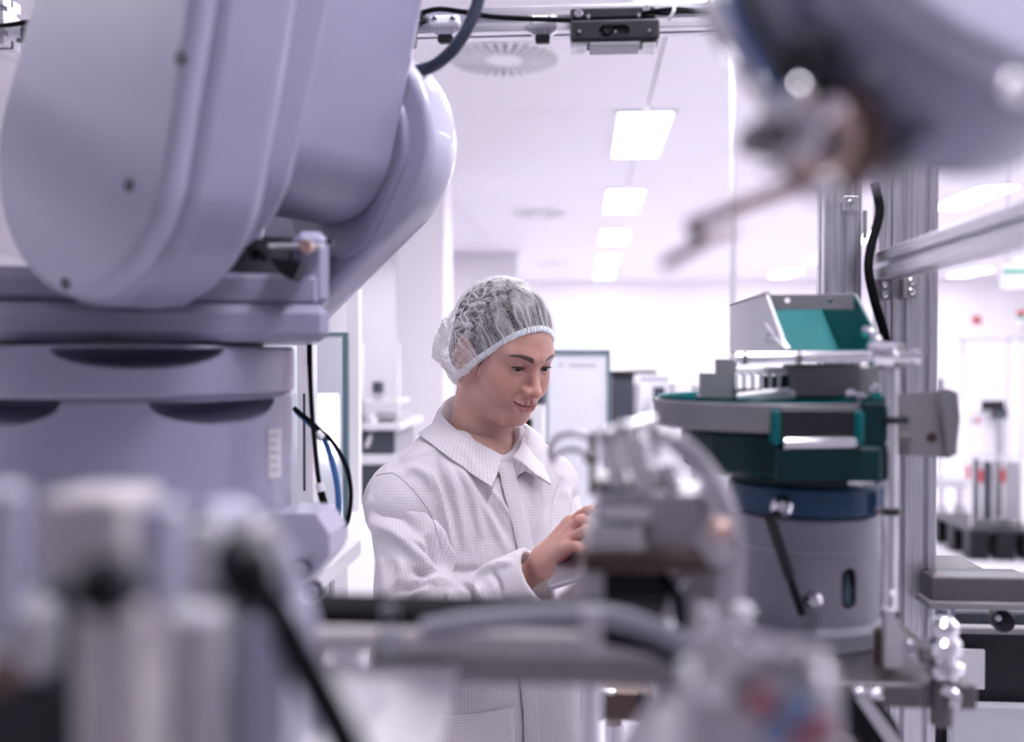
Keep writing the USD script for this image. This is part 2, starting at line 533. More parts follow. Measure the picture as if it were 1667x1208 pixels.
# swirl air vents
def vent(x, y, label):
    z = CEIL
    t = thing('air_vent', label, 'air vent', (x, y, z - 0.012))
    pl = MB().lathe((x, y, z - .001), (0, 0, -1), [(0, .262), (.004, .262), (.006, .258), (.006, .245)], 48)
    obj('face_plate', pl, 'white_metal', t)
    obj('hub', MB().lathe((x, y, z - .006), (0, 0, -1), [(0, .085), (.004, .084), (.006, .07)], 32), 'white_metal', t)
    obj('slot_ring', MB().lathe((x, y, z - .006), (0, 0, -1), [(0, .235), (.0015, .235), (.002, .23)], 48), 'slate', t)
    for k in range(32):
        a = 2 * math.pi * k / 32
        d, n = np.array([math.cos(a), math.sin(a), 0]), np.array([-math.sin(a), math.cos(a), 0])
        c = np.array([x, y, z - .0125])
        q = hull([c + d * r + n * s * w_ + np.array([0, 0, h]) for r, w_ in ((.082, .0032), (.238, .0125)) for s in (-1, 1) for h in (0, .0045)])
        obj('blade', q, 'white_metal', t, smooth=False)
vent(-.35, 4.32, 'round ceiling air vent with dark radial slots under the overhead beam')
vent(-.41, 9.05, 'middle ceiling air vent, foreshortened, above and right of the hairnet')
vent(-.44, 13.9, 'farthest small air vent low on the ceiling near the back wall')
# ---------------------------------------------------------------- the woman: head
HY_, HP_ = rad(41), rad(23)
_f = math.sin(HY_) * RIGHT - math.cos(HY_) * FLAT
HX = math.cos(HY_) * RIGHT + math.sin(HY_) * FLAT               # her left
HF = math.cos(HP_) * _f - math.sin(HP_) * UPZ                    # where the face points
HU = math.sin(HP_) * _f + math.cos(HP_) * UPZ                    # crown
HB = np.stack([HX, HF, HU], 1)
HEAD = W(815, 579, 1.72)


def h2w(p):
    return HEAD + np.asarray(p, float) @ HB.T


def w2h(p):
    return (np.asarray(p, float) - HEAD) @ HB


EYE = np.array([0.0308, 0.0730, 0.0125])
EYE_R = 0.0136
NECK_LO = w2h(W(776, 742, 1.765))
NECK_HI = np.array([0, -0.022, -0.03])


def lid_edges(az):
    """Upper and lower lid margins (elevation, radians) against azimuth seen from the eyeball; az > 0 is outward."""
    t = np.clip((az - rad(3)) / rad(57), -1, 1)
    base = rad(-9) + rad(4.5) * t
    up = base + rad(19) * np.sqrt(np.maximum(1 - np.abs(t) ** 2.6, 0)) * (1 - 0.12 * t)
    lo = base - rad(10) * np.sqrt(np.maximum(1 - np.abs(t) ** 2.0, 0)) * (1 + 0.25 * t)
    return up, lo, t


LIPS, LIP_R = {}, ([0.0030, 0.0037, 0.0031, 0.0012], [0.0055, 0.0050, 0.0015], [0.0005, 0.0006, 0.0007, 0.0009])


def face(p):
    """Signed distance of the head and neck in head coordinates (x her left, y forward, z up)."""
    q = p.copy()
    q[:, 0] = np.abs(q[:, 0])
    x, y, z = q.T
    d = s_ell(q, (0, -0.008, 0.040), (0.0735, 0.095, 0.085))
    d = smin(d, s_ell(q, (0, 0.032, 0.010), (0.0640, 0.0615, 0.072)), 0.022)
    d = smin(d, s_ell(q, (0, 0.034, -0.048), (0.0475, 0.051, 0.046)), 0.030)
    d = smin(d, s_cone(q, (0.048, 0.002, -0.052), (0.012, 0.066, -0.082), 0.012, 0.015), 0.034)
    d = smin(d, s_ell(q, (0, 0.0775, -0.0815), (0.0185, 0.0145, 0.0135)), 0.022)
    d = smin(d, s_ell(q, (0.043, 0.051, -0.010), (0.0205, 0.024, 0.017)), 0.020)       # cheekbone
    d = smin(d, s_ell(q, (0.034, 0.066, -0.030), (0.021, 0.021, 0.021)), 0.022)        # cheek, lifted by the smile
    d = smin(d, s_ell(q, (0, 0.0850, -0.050), (0.026, 0.0165, 0.021)), 0.016)          # muzzle
    d = smin(d, s_cone(q, (0.010, 0.0865, 0.030), (0.042, 0.068, 0.033), 0.0075, 0.0075), 0.016)  # brow
    d = smax(d, -s_ell(q, (0.0285, 0.0985, 0.0135), (0.0170, 0.0150, 0.0105)), 0.014)  # socket
    # nose
    n = s_cone(q, (0, 0.0865, 0.018), (0, 0.1085, -0.019), 0.0062, 0.0086)
    n = smin(n, s_ell(q, (0, 0.1115, -0.0215), (0.0088, 0.0084, 0.0078)), 0.006)
    n = smin(n, s_ell(q, (0.0118, 0.1005, -0.0235), (0.0066, 0.0085, 0.0066)), 0.007)
    d = smin(d, n, 0.0105)
    d = smax(d, -s_ell(q, (0.0062, 0.1052, -0.0305), (0.0034, 0.0048, 0.0040)), 0.0025)
    if LIPS:
        d = smin(d, np.minimum(s_path(q, LIPS['up'], LIP_R[0], 0.003), s_path(q, LIPS['lo'], LIP_R[1], 0.003)), 0.0040)
        d = smax(d, -s_path(q, LIPS['gap'], LIP_R[2]), 0.0024)
        d = smax(d, -s_path(q, LIPS['ph'], [0.0008, 0.0010]), 0.003)   # philtrum
        d = smax(d, -s_path(q, LIPS['fold'], [0.0004, 0.0012, 0.0004]), 0.0060)                    # smile line
    # eyelids
    e = q - EYE
    r = np.linalg.norm(e, axis=1)
    lid = np.where(r < 0.03, np.linalg.norm(e, axis=1) - (EYE_R + 0.0012), 1.0)
    d = smin(d, lid, 0.0050)
    near = r < 0.024
    if near.any():
        en = e[near]
        az = np.arctan2(en[:, 0], en[:, 1])
        el = np.arctan2(en[:, 2], np.hypot(en[:, 0], en[:, 1]))
        u_, l_, t_ = lid_edges(az)
        mid, half = (u_ + l_) / 2, (u_ - l_) / 2
        open_ = (np.abs(el - mid) - half) * EYE_R
        open_ = np.where(np.abs(t_) >= 1, 0.004, open_)
        open_ = np.where(en[:, 1] < 0, 0.01, open_)
        d[near] = smax(d[near], -open_, 0.0010)
        crease = (el - (u_ + rad(14))) * 0.0135                                         # fold of the upper lid
        c_ = np.hypot(crease, np.maximum(r[near] - 0.0150, 0) + np.minimum(r[near] - 0.0150, 0) * 0.3) - 0.0004 + 0.002 * np.clip(np.abs(t_) - 0.8, 0, 1)
        d[near] = smax(d[near], -np.where(np.abs(t_) >= 1, 0.01, c_), 0.0022)
    # ears
    B = frame((1, 0.30, 0.05), (0, -0.2, 1))
    ear = s_ell(q, (0.0745, -0.012, 0.000), (0.032, 0.017, 0.0055), B)
    ear = smax(ear, -s_ell(q, (0.0815, -0.007, 0.003), (0.021, 0.009, 0.0045), B), 0.004)
    d = smin(d, ear, 0.006)
    # neck
    d = smin(d, s_cone(p, NECK_HI, NECK_LO, 0.0505, 0.0560), 0.028)
    return d


def y_skin(x, z):
    lo, hi = 0.03, 0.14
    for _ in range(30):
        m = (lo + hi) / 2
        lo, hi = (m, hi) if face(np.array([[x, m, z]]))[0] < 0 else (lo, m)
    return lo


LIPS_ = {k: [(x, y_skin(x, z) + dy, z) for x, z, dy in pts] for k, pts in {
    'up': [(0, -0.0468, -0.0004), (0.0060, -0.0456, -0.0002), (0.0145, -0.0470, -0.0004), (0.0258, -0.0472, -0.0008)],
    'lo': [(0, -0.0560, -0.0014), (0.0105, -0.0552, -0.0014), (0.0248, -0.0484, -0.0010)],
    'gap': [(0, -0.0508, 0.0022), (0.009, -0.0503, 0.0020), (0.018, -0.0490, 0.0014), (0.0278, -0.0464, 0.0004)],
    'ph': [(0, -0.0345, 0.0012), (0, -0.0395, 0.0012)],
    'fold': [(0.0205, -0.0270, 0.001), (0.0300, -0.0385, 0.0006), (0.0345, -0.0500, 0.0008)]}.items()}
LIPS.update(LIPS_)


def skin_tone(p):
    """Colours of the skin in head coordinates: lips, their shaded parting, brows, blush."""
    x, y, z = np.abs(p[:, 0]), p[:, 1], p[:, 2]
    q = np.stack([x, y, z], 1)
    base = np.array([0.555, 0.315, 0.268])
    c = np.repeat(base[None], len(p), 0)
    mixin = lambda c, w, to: c * (1 - w[:, None]) + np.asarray(to) * w[:, None]
    c = mixin(c, 0.35 * np.exp(-(((x - 0.045) / 0.018) ** 2 + ((z + 0.012) / 0.016) ** 2)) * (y > 0.02), (0.54, 0.215, 0.185))
    c = mixin(c, 0.30 * np.exp(-((x / 0.014) ** 2 + ((z + 0.022) / 0.010) ** 2)) * (y > 0.09), (0.56, 0.235, 0.19))
    lip = np.minimum(s_path(q, LIPS['up'], LIP_R[0]), s_path(q, LIPS['lo'], LIP_R[1]))
    c = mixin(c, np.clip((0.0014 - lip) / 0.0016, 0, 1), (0.43, 0.125, 0.145))
    gap = s_path(q, LIPS['gap'], LIP_R[2])
    c = mixin(c, np.clip((0.0022 - gap) / 0.002, 0, 1) * 0.8, (0.10, 0.02, 0.02))  # shade between the lips put into the colour
    # brows: an arch in the (x, z) plane of the face
    t = np.clip((x - 0.0135) / 0.0385, 0, 1)
    zc = 0.0293 + 0.0068 * np.sin(np.pi * np.clip(t * 0.72 + 0.05, 0, 1)) - 0.002 * t
    hw = 0.0040 * (1 - t) ** 0.5 * np.clip(t / 0.05 + 0.6, 0, 1) + 0.0006
    w = np.clip((hw - np.abs(z - zc)) / 0.0011 + 0.5, 0, 1) * (x > 0.0130) * (x < 0.0520) * (y > 0.04)
    c = mixin(c, 0.90 * w, (0.055, 0.033, 0.033))
    # eyeliner along the upper lid
    e = q - EYE
    az, el = np.arctan2(e[:, 0], e[:, 1]), np.arctan2(e[:, 2], np.hypot(e[:, 0], e[:, 1]))
    u_, l_, t_ = lid_edges(az)
    w = np.clip(1.1 - np.abs(el - u_ - rad(1.5)) / rad(6.5), 0, 1) * (np.linalg.norm(e, axis=1) < 0.018) * (np.abs(t_) < 1.0) * (e[:, 1] > 0)
    c = mixin(c, 0.92 * w, (0.03, 0.018, 0.018))
    w = np.clip(1 - np.abs(el - u_ - rad(9)) / rad(9), 0, 1) * (np.linalg.norm(e, axis=1) < 0.02) * (e[:, 1] > 0) * 0.35
    c = mixin(c, w, (0.36, 0.16, 0.12))
    return c


MATS['skin'] = usdkit.material(stage, '/World/Looks/skin', {
    'a': ('attribute', {'attribute': 'tone'}), 'tc': ('texture_coordinate', {}), 'n': ('noise_texture', {'scale': 90.0, 'detail': 3.0}), 'f': ('noise_texture', {'scale': 900.0, 'detail': 2.0}),
    'r': ('rgb_ramp', {'ramp': [(0.3, (0.94, 0.92, 0.92)), (0.7, (1.0, 1.0, 1.0))]}), 'mx': ('mix', {'mix_type': 'multiply', 'fac': 1.0}),
    'b': ('bump', {'strength': 0.12, 'distance': 0.0004}),
    'p': ('principled_bsdf', {'roughness': 0.46, 'subsurface_weight': 0.22, 'subsurface_radius': (1.0, 0.35, 0.2), 'subsurface_scale': 0.006, 'specular_ior_level': 0.42})},
    [('tc.object', 'n.vector'), ('tc.object', 'f.vector'), ('n.fac', 'r.fac'), ('a.color', 'mx.color1'), ('r.color', 'mx.color2'), ('mx.color', 'p.base_color'), ('f.fac', 'b.height'), ('b.normal', 'p.normal')], surface='p.BSDF')
MATS['eye_white'] = usdkit.material(stage, '/World/Looks/eye_white', {'a': ('attribute', {'attribute': 'tone'}), 'p': ('principled_bsdf', {'roughness': 0.08, 'coat_weight': 0.6})}, [('a.color', 'p.base_color')], surface='p.BSDF')
mat('hair_black', (0.018, 0.014, 0.016), 0.42, var=0.3, scale=60)

PERSON = thing('person', 'person in a white gridded lab coat and hairnet looking down at a tablet', 'person', (HEAD[0], HEAD[1], 0.0))
head_mesh = surface(face, (-0.095, -0.125, NECK_LO[2] + 0.005), (0.095, 0.135, 0.135), 0.0030, refine=1)
# eyes look at the tablet: down and ahead
for sx in (1, -1):
    E = EYE * [sx, 1, 1]
    m = trimesh.creation.uv_sphere(EYE_R, count=[48, 64])
    g = unit([0.05, 1.0, -0.17])
    d = unit(g)
    v = np.array(m.vertices)
    c = np.clip(v @ d / EYE_R, -1, 1)
    ang = np.arccos(c) * EYE_R
    w1, w2 = np.clip((0.0077 - ang) / 0.0005 + .5, 0, 1), np.clip((0.0026 - ang) / 0.0004 + .5, 0, 1)
    tone = np.array([0.30, 0.27, 0.29]) * (1 - w1[:, None]) + np.array([0.035, 0.016, 0.010]) * w1[:, None]
    tone = tone * (1 - w2[:, None]) + 0.003 * w2[:, None]
    v = v * (1 + 0.05 * np.clip(1 - ang / 0.0065, 0, 1)[:, None])
    obj('eye', trimesh.Trimesh(h2w(v + E), m.faces, process=False), 'eye_white', PERSON, color=tone)
    # lashes of the upper lid: a dark ridge that flares outwards
    pts, rr = [], []
    lash = MB()
    for az in np.radians(np.linspace(-50, 58, 25)):
        u_, l_, t_ = lid_edges(np.array([az]))
        e = u_[0] - rad(1.0)
        dirv = np.array([math.sin(az) * math.cos(e), math.cos(az) * math.cos(e), math.sin(e)])
        p = EYE + dirv * (EYE_R + 0.0016)
        pts.append(p * [sx, 1, 1])
        rr.append(0.0009 * (1 - 0.75 * abs(t_[0]) ** 3))
        if -0.5 < t_[0] < 0.98:
            out = dirv + np.array([0.35 * (t_[0] + 0.3), 0, -0.35])
            L = 0.0042 * (0.55 + 0.55 * max(t_[0], 0))
            tip = p + unit(out) * L + np.array([0, 0, 0.0006 + 0.0010 * max(t_[0], 0)])
            lash.add(sweep(np.array([p, (p + tip) / 2 - [0, 0, 0.0004], tip]) * [sx, 1, 1], [0.00042, 0.00030, 0.00010], 5))
    lash.add(sweep(np.array(pts), rr, 7))
    mm = lash.mesh()
    mm.vertices = h2w(mm.vertices)
    obj('eyelashes', mm, 'hair_black', PERSON)
# ---------------------------------------------------------------- the woman: hair, net, body, coat
BY_ = rad(36)
BFW = math.sin(BY_) * RIGHT - math.cos(BY_) * FLAT                # where the chest points
BLF = math.cos(BY_) * RIGHT + math.sin(BY_) * FLAT                # her left
BB = np.stack([BLF, BFW, UPZ], 1)
BO = W(779, 850, 1.77) * [1, 1, 0]
b2w = lambda p: BO + np.asarray(p, float) @ BB.T
w2b = lambda p: (np.asarray(p, float) - BO) @ BB

BAND_Y, BAND_Z = [-0.075, -0.021, 0.018, 0.058, 0.080, 0.092], [-0.088, -0.060, -0.024, 0.043, 0.080, 0.104]
band_z = lambda y: np.interp(y, BAND_Y, BAND_Z) + 0.004


def hair(p):
    d = s_ell(p, (0, -0.012, 0.044), (0.0775, 0.0975, 0.0880))
    d = smin(d, s_ell(p, (0, -0.070, -0.020), (0.050, 0.038, 0.045)), 0.03)
    d = smin(d, s_ell(p, (0, 0.032, 0.012), (0.0668, 0.0640, 0.0750)), 0.015)
    z = p[:, 2] - (band_z(p[:, 1]) - 0.003 - 0.022 * np.clip(-p[:, 1] / 0.03, 0, 1))
    ear = s_ell(p * [0, 1, 1], (0, -0.010, -0.002), (1, 0.019, 0.028))
    return smax(smax(d, -z, 0.006), np.where(np.abs(p[:, 0]) > 0.05, -ear, -1.0), 0.004)


hm = surface(hair, (-0.09, -0.13, -0.12), (0.09, 0.11, 0.145), 0.004, refine=1)
v = np.array(hm.vertices)
v += np.array(hm.vertex_normals) * (0.0016 * (meshkit.fbm(v * [260, 60, 60], 3, 5) - 0.5))[:, None]
obj('hair', trimesh.Trimesh(h2w(v), hm.faces, process=False), 'hair_black', PERSON, smooth=True)


def net(p):
    d = s_ell(p, (0, -0.0125, 0.0445), (0.0798, 0.0998, 0.0905))
    d = smin(d, s_ell(p, (-0.004, -0.088, -0.012), (0.066, 0.050, 0.062)), 0.022)
    q = np.abs(p * [1, 0, 0]) + p * [0, 1, 1]
    d = smin(d, s_ell(q, (0.060, -0.014, -0.010), (0.030, 0.046, 0.052)), 0.050)
    return d


NAX = unit([0, -0.82, 0.57])
nm = surface(net, (-0.10, -0.16, -0.12), (0.10, 0.12, 0.155), 0.0032, refine=1)
v = np.array(nm.vertices)
nn = np.array(nm.vertex_normals)
away = (v[:, 2] - band_z(v[:, 1])) * 0.57                         # distance from the band
psi = np.arctan2(v[:, 0], v @ unit([0, 0.57, 0.82]))
warp = meshkit.fbm(v * 30, 3, 3) - 0.5
st = meshkit.noise(np.stack([psi * 10 + warp * 1.6, away * 9, 0 * psi], 1), 8)
streak = np.abs(2 * st - 1)
streak = (1 - streak) ** 5
st2 = meshkit.noise(np.stack([psi * 21 + warp * 2, away * 10, 0 * psi + 3], 1), 18)
streak = np.maximum(streak, 0.8 * (1 - np.abs(2 * st2 - 1)) ** 5)
cr = (1 - np.abs(2 * meshkit.noise(v * [34, 44, 70] + 4.0 * warp[:, None], 11) - 1)) ** 6
cr2 = (1 - np.abs(2 * meshkit.noise(v * [58, 74, 105] + 6 * warp[:, None], 31) - 1)) ** 6
back = np.clip((0.035 - v[:, 1]) / 0.05, 0, 1)
fold = (1 - back) * streak * np.exp(-np.maximum(away, 0) / 0.09) + back * np.maximum(cr, 0.75 * cr2)
pb = np.clip((-0.055 - v[:, 1]) / 0.03, 0, 1) * np.clip((0.045 - v[:, 2]) / 0.03, 0, 1)
v = v + nn * (0.0034 * fold + 0.0015 * (warp) + pb * 0.011 * (meshkit.fbm(v * [48, 40, 48], 3, 77) - 0.5) * 2)[:, None]
keep = away > -0.004
dens = np.clip(0.05 + 0.85 * fold + 0.16 * np.clip(1 - away / 0.03, 0, 1) + 0.45 * pb, 0, 1)
fk = nm.faces[keep[nm.faces].all(1)]
ids = np.unique(fk)
re_ = np.zeros(len(v), int)
re_[ids] = np.arange(len(ids))
MATS['hairnet'] = usdkit.material(stage, '/World/Looks/hairnet', {
    'a': ('attribute', {'attribute': 'tone'}), 'tc': ('texture_coordinate', {}), 'n': ('noise_texture', {'scale': 330.0, 'detail': 3.0, 'roughness': 0.7}),
    'mr': ('map_range', {'from_min': 0.30, 'from_max': 0.72, 'to_min': -0.12, 'to_max': 0.15}), 's': ('separate_xyz', {}), 'ad': ('math', {'math_type': 'add', 'use_clamp': True}),
    'd': ('diffuse_bsdf', {'color': (0.95, 0.93, 0.96)}), 'tl': ('translucent_bsdf', {'color': (0.92, 0.90, 0.94)}), 'dm': ('mix_closure', {'fac': 0.30}),
    't': ('transparent_bsdf', {'color': (0.97, 0.97, 0.97)}), 'm': ('mix_closure', {})},
    [('tc.object', 'n.vector'), ('n.fac', 'mr.value'), ('a.vector', 's.vector'), ('s.x', 'ad.value1'), ('mr.result', 'ad.value2'), ('ad.value', 'm.fac'),
     ('d.BSDF', 'dm.closure1'), ('tl.BSDF', 'dm.closure2'), ('t.BSDF', 'm.closure1'), ('dm.closure', 'm.closure2')], surface='m.closure')
obj('hairnet', trimesh.Trimesh(h2w(v[ids]), re_[fk], process=False), 'hairnet', PERSON, color=np.repeat(dens[ids][:, None], 3, 1), label='white gathered see-through hairnet')


def grad(f, p, e=5e-4):
    g = np.stack([f(p + np.eye(3)[k] * e) - f(p - np.eye(3)[k] * e) for k in range(3)], 1)
    return g / (np.linalg.norm(g, axis=1, keepdims=True) + 1e-12)


ys_ = np.concatenate([np.linspace(0.0795, 0.07, 60), np.linspace(0.07, -0.06, 170)[1:]])
side = []
for y in ys_:
    z = float(band_z(y))
    xs_ = np.linspace(0.13, 0, 66)
    hit = np.nonzero(net(np.stack([xs_, 0 * xs_ + y, 0 * xs_ + z], 1)) < 0)[0]
    if not len(hit):
        continue
    lo, hi = xs_[hit[0]], xs_[hit[0]] + 0.002
    for _ in range(24):
        mid = (lo + hi) / 2
        lo, hi = (mid, hi) if net(np.array([[mid, y, z]]))[0] < 0 else (lo, mid)
    side.append((lo, y, z))
side = np.array(side)
loop = np.vstack([side[::-1] * [-1, 1, 1], [[0, side[0, 1] + 0.0005, side[0, 2] + 0.0006]], side])
ln = np.concatenate([[0], np.cumsum(np.linalg.norm(np.diff(loop, axis=0), axis=1))])
s_ = np.linspace(0, ln[-1], 520)
loop = np.stack([np.interp(s_, ln, loop[:, k]) for k in range(3)], 1)
nrm = grad(net, loop)
tan = np.gradient(loop, axis=0)
tan /= np.linalg.norm(tan, axis=1, keepdims=True)
wid = np.cross(tan, nrm)
wid *= np.sign((wid @ NAX))[:, None]
zig = 0.0022 * (np.abs(((s_ / 0.0058) % 1) - 0.5) * 4 - 1) + 0.0012 * (meshkit.noise(np.stack([s_ * 90, s_ * 0, s_ * 0], 1)) - .5)
rows = []
for off, lift in ((None, -0.0022), (-0.0030, 0.0006), (0.000, 0.0014), (0.004, 0.0010), (0.0060, 0.0002), (0.0050, -0.0012), (None, -0.0036)):
    o = (-0.0052 + zig) if off is None else off
    pl = 0.0005 * np.sin(s_ / 0.0029 * 2 * np.pi) if off is not None and off > 0 else 0.0007 * np.sin(s_ / 0.0058 * 2 * np.pi)
    rows.append(loop + wid * np.broadcast_to(o, s_.shape)[:, None] + nrm * (lift + pl)[:, None])
mat('net_band', (0.93, 0.91, 0.94), 0.8, var=0.02, subsurface_weight=0.3, subsurface_scale=0.004)
bt = ring_loft(np.stack(rows, 1), True, True)
obj('net_band', trimesh.Trimesh(h2w(bt.vertices), bt.faces, process=False), 'net_band', PERSON, smooth=50, label='ruffled elastic edge of the hairnet')

# ---- skin: one body mesh (head, neck, trunk, arms, hands)
SH_R, SH_L = b2w((-0.158, -0.005, 1.268)), b2w((0.158, -0.005, 1.268))
EL_R, WR_R = W(696, 1035, 1.575), W(866, 934, 1.525)
EL_L, WR_L = W(925, 1020, 1.70), W(996, 962, 1.480)
NECK = W(776, 742, 1.765)


def hand(p, J, k=0.009):
    """J: wrist, palm points and the finger chains with their radii."""
    d = None
    for pts, rr in J['palm']:
        e = s_path(p, pts, rr)
        d = e if d is None else smin(d, e, 0.016)
    for pts, rr in J['fingers']:
        d = smin(d, s_path(p, pts, rr, 0.003), 0.006)
    return d


K = [W(927, 852, 1.505), W(935, 862, 1.482), W(931, 878, 1.466), W(922, 893, 1.455)]      # knuckles: index ... little
wr0, wr1 = W(846, 945, 1.535), W(880, 925, 1.517)
HR = {'palm': [([W(806, 970, 1.551), wr0, W(868, 932, 1.523), W(888, 910, 1.513)], [0.0255, 0.0215, 0.0192, 0.0185]), ([W(888, 905, 1.520), K[0]], [0.0165, 0.0115]), ([W(890, 910, 1.510), K[1]], [0.0165, 0.0115]),
               ([W(890, 915, 1.502), K[2]], [0.0150, 0.0105]), ([W(888, 922, 1.498), K[3]], [0.0140, 0.0095]), ([W(884, 918, 1.520), W(902, 912, 1.505)], [0.018, 0.016])],
      'fingers': [([K[0], W(945, 838, 1.485), W(956, 831, 1.470), W(963, 827, 1.461)], [0.0088, 0.0074, 0.0066, 0.0052]),
                  ([K[1], W(945, 847, 1.460), W(957, 849, 1.445), W(963, 853, 1.440)], [0.0100, 0.0088, 0.0080, 0.0066]),
                  ([K[2], W(946, 868, 1.442), W(954, 863, 1.428), W(956, 868, 1.422)], [0.0095, 0.0082, 0.0075, 0.0062]),
                  ([K[3], W(936, 889, 1.432), W(944, 890, 1.420), W(948, 895, 1.414)], [0.0085, 0.0074, 0.0066, 0.0056]),
                  ([W(890, 918, 1.530), W(912, 908, 1.535), W(930, 900, 1.520), W(941, 896, 1.508)], [0.0150, 0.0115, 0.0095, 0.0072])]}
tend = [([W(888, 893, 1.505), K[0]], [0.004, 0.004])]
# tablet: corner nearest the viewer's left, two edges
TC_, TE1, TE2 = W(885, 957, 1.410), W(985, 868, 1.490), W(1045, 910, 1.345)
e2 = unit(TE2 - TC_)
e1 = unit((TE1 - TC_) - e2 * np.dot(TE1 - TC_, e2))
TN = np.cross(e1, e2)
if TN @ (CAM - TC_) > 0:
    TN = -TN                                                      # TN: out of the screen, away from the viewer
TAB = lambda u, w, n=0.0: TC_ + e1 * u + e2 * w + TN * n
KL = [TAB(0.070 + 0.022 * i, 0.125, -0.020) for i in range(4)]
wl = WR_L
HL = {'palm': [([wl, TAB(0.10, 0.168, -0.03)], [0.022, 0.020]), ([TAB(0.11, 0.168, -0.028), KL[0]], [0.015, 0.011]), ([TAB(0.11, 0.168, -0.028), KL[1]], [0.015, 0.011]), ([TAB(0.11, 0.168, -0.028), KL[2]], [0.015, 0.011]), ([TAB(0.11, 0.168, -0.028), KL[3]], [0.014, 0.010])],
      'fingers': [([KL[i], KL[i] - e2 * 0.030 + e1 * (i - 1.5) * 0.006, KL[i] - e2 * (0.052 + 0.004 * (i in (1, 2))) + e1 * (i - 1.5) * 0.010 + TN * 0.004], [0.0095, 0.0082, 0.0066]) for i in range(4)]
      + [([TAB(0.115, 0.172, -0.020), TAB(0.10, 0.187, -0.004), TAB(0.095, 0.172, 0.012)], [0.013, 0.0098, 0.0075])]}


def trunk(p):
    q = w2b(p)
    d = s_ell(q, (0, 0, 1.20), (0.150, 0.090, 0.20))
    d = smin(d, s_ell(q, (0, 0, 0.93), (0.155, 0.10, 0.17)), 0.08)
    d = smin(d, s_path(p, [NECK - UPZ * 0.02, SH_R], [0.05, 0.05]), 0.06)
    d = smin(d, s_path(p, [NECK - UPZ * 0.02, SH_L], [0.05, 0.05]), 0.06)
    d = smin(d, s_path(p, [SH_R, EL_R, W(822, 960, 1.545)], [0.045, 0.036, 0.020], 0.01), 0.03)
    d = smin(d, s_path(p, [SH_L, EL_L, WR_L], [0.045, 0.036, 0.024], 0.01), 0.03)
    d = smin(d, s_cone(p, NECK + UPZ * 0.02, b2w((0, 0.022, 1.295)), 0.055, 0.062), 0.03)      # collar bones
    for s in (-1, 1):
        d = smin(d, s_path(p, [b2w((s * 0.085, 0, 0.85)), b2w((s * 0.088, 0.02, 0.47)), b2w((s * 0.09, -0.01, 0.10))], [0.078, 0.055, 0.038], 0.02), 0.04)
    return d


lo, hi = np.minimum(SH_R, EL_R) - 0.12, np.maximum(SH_L, EL_L) + 0.12
tm = surface(trunk, (BO[0] - 0.27, 1.40, 0.06), (BO[0] + 0.33, 2.05, 1.46), 0.013)
hand_r = surface(lambda p: hand(p, HR), np.minimum(np.minimum(wr0, W(806, 970, 1.551)), K[3]) - 0.05, np.maximum(K[0], np.maximum(wr0, W(806, 970, 1.551))) + 0.05, 0.0035, refine=1)
hand_l = surface(lambda p: hand(p, HL), np.minimum(wl, KL[0]) - 0.09, np.maximum(wl, KL[3]) + 0.09, 0.0045)
hv = np.array(head_mesh.vertices)
allm = trimesh.util.concatenate([trimesh.Trimesh(h2w(hv), head_mesh.faces, process=False), tm, hand_r, hand_l])
flat_tone = np.array([0.555, 0.312, 0.265])
tone = np.vstack([skin_tone(hv), np.repeat(flat_tone[None], len(tm.vertices) + len(hand_r.vertices) + len(hand_l.vertices), 0)])
obj('body', allm, 'skin', PERSON, color=tone)

# ---- coat
GRID = 0.0046
MATS['coat_cloth'] = usdkit.material(stage, '/World/Looks/coat_cloth', {
    'a': ('attribute', {'attribute': 'st'}), 's': ('separate_xyz', {}),
    'mu': ('math', {'math_type': 'multiply', 'value2': 1 / GRID}), 'mv': ('math', {'math_type': 'multiply', 'value2': 1 / GRID}),
    'fu': ('math', {'math_type': 'fraction'}), 'fv': ('math', {'math_type': 'fraction'}),
    'lu': ('math', {'math_type': 'less_than', 'value2': 0.20}), 'lv': ('math', {'math_type': 'less_than', 'value2': 0.20}),
    'mx': ('math', {'math_type': 'maximum'}), 'tc': ('texture_coordinate', {}), 'n': ('noise_texture', {'scale': 14.0, 'detail': 3.0}),
    'c': ('mix', {'mix_type': 'mix', 'color1': (0.74, 0.705, 0.75), 'color2': (0.585, 0.555, 0.615)}),
    'wn': ('noise_texture', {'scale': 55.0, 'detail': 4.0, 'roughness': 0.6}), 'b': ('bump', {'strength': 0.25, 'distance': 0.002}),
    'p': ('principled_bsdf', {'roughness': 0.62, 'sheen_weight': 0.15, 'specular_ior_level': 0.3}),
    'tl': ('translucent_bsdf', {'color': (0.75, 0.70, 0.76)}), 'cm': ('mix_closure', {'fac': 0.06})},
    [('a.vector', 's.vector'), ('s.x', 'mu.value1'), ('s.y', 'mv.value1'), ('mu.value', 'fu.value1'), ('mv.value', 'fv.value1'), ('fu.value', 'lu.value1'), ('fv.value', 'lv.value1'),
     ('lu.value', 'mx.value1'), ('lv.value', 'mx.value2'), ('mx.value', 'c.fac'), ('c.color', 'p.base_color'), ('tc.object', 'wn.vector'), ('wn.fac', 'b.height'), ('b.normal', 'p.normal'),
     ('p.BSDF', 'cm.closure1'), ('tl.BSDF', 'cm.closure2')], surface='cm.closure')


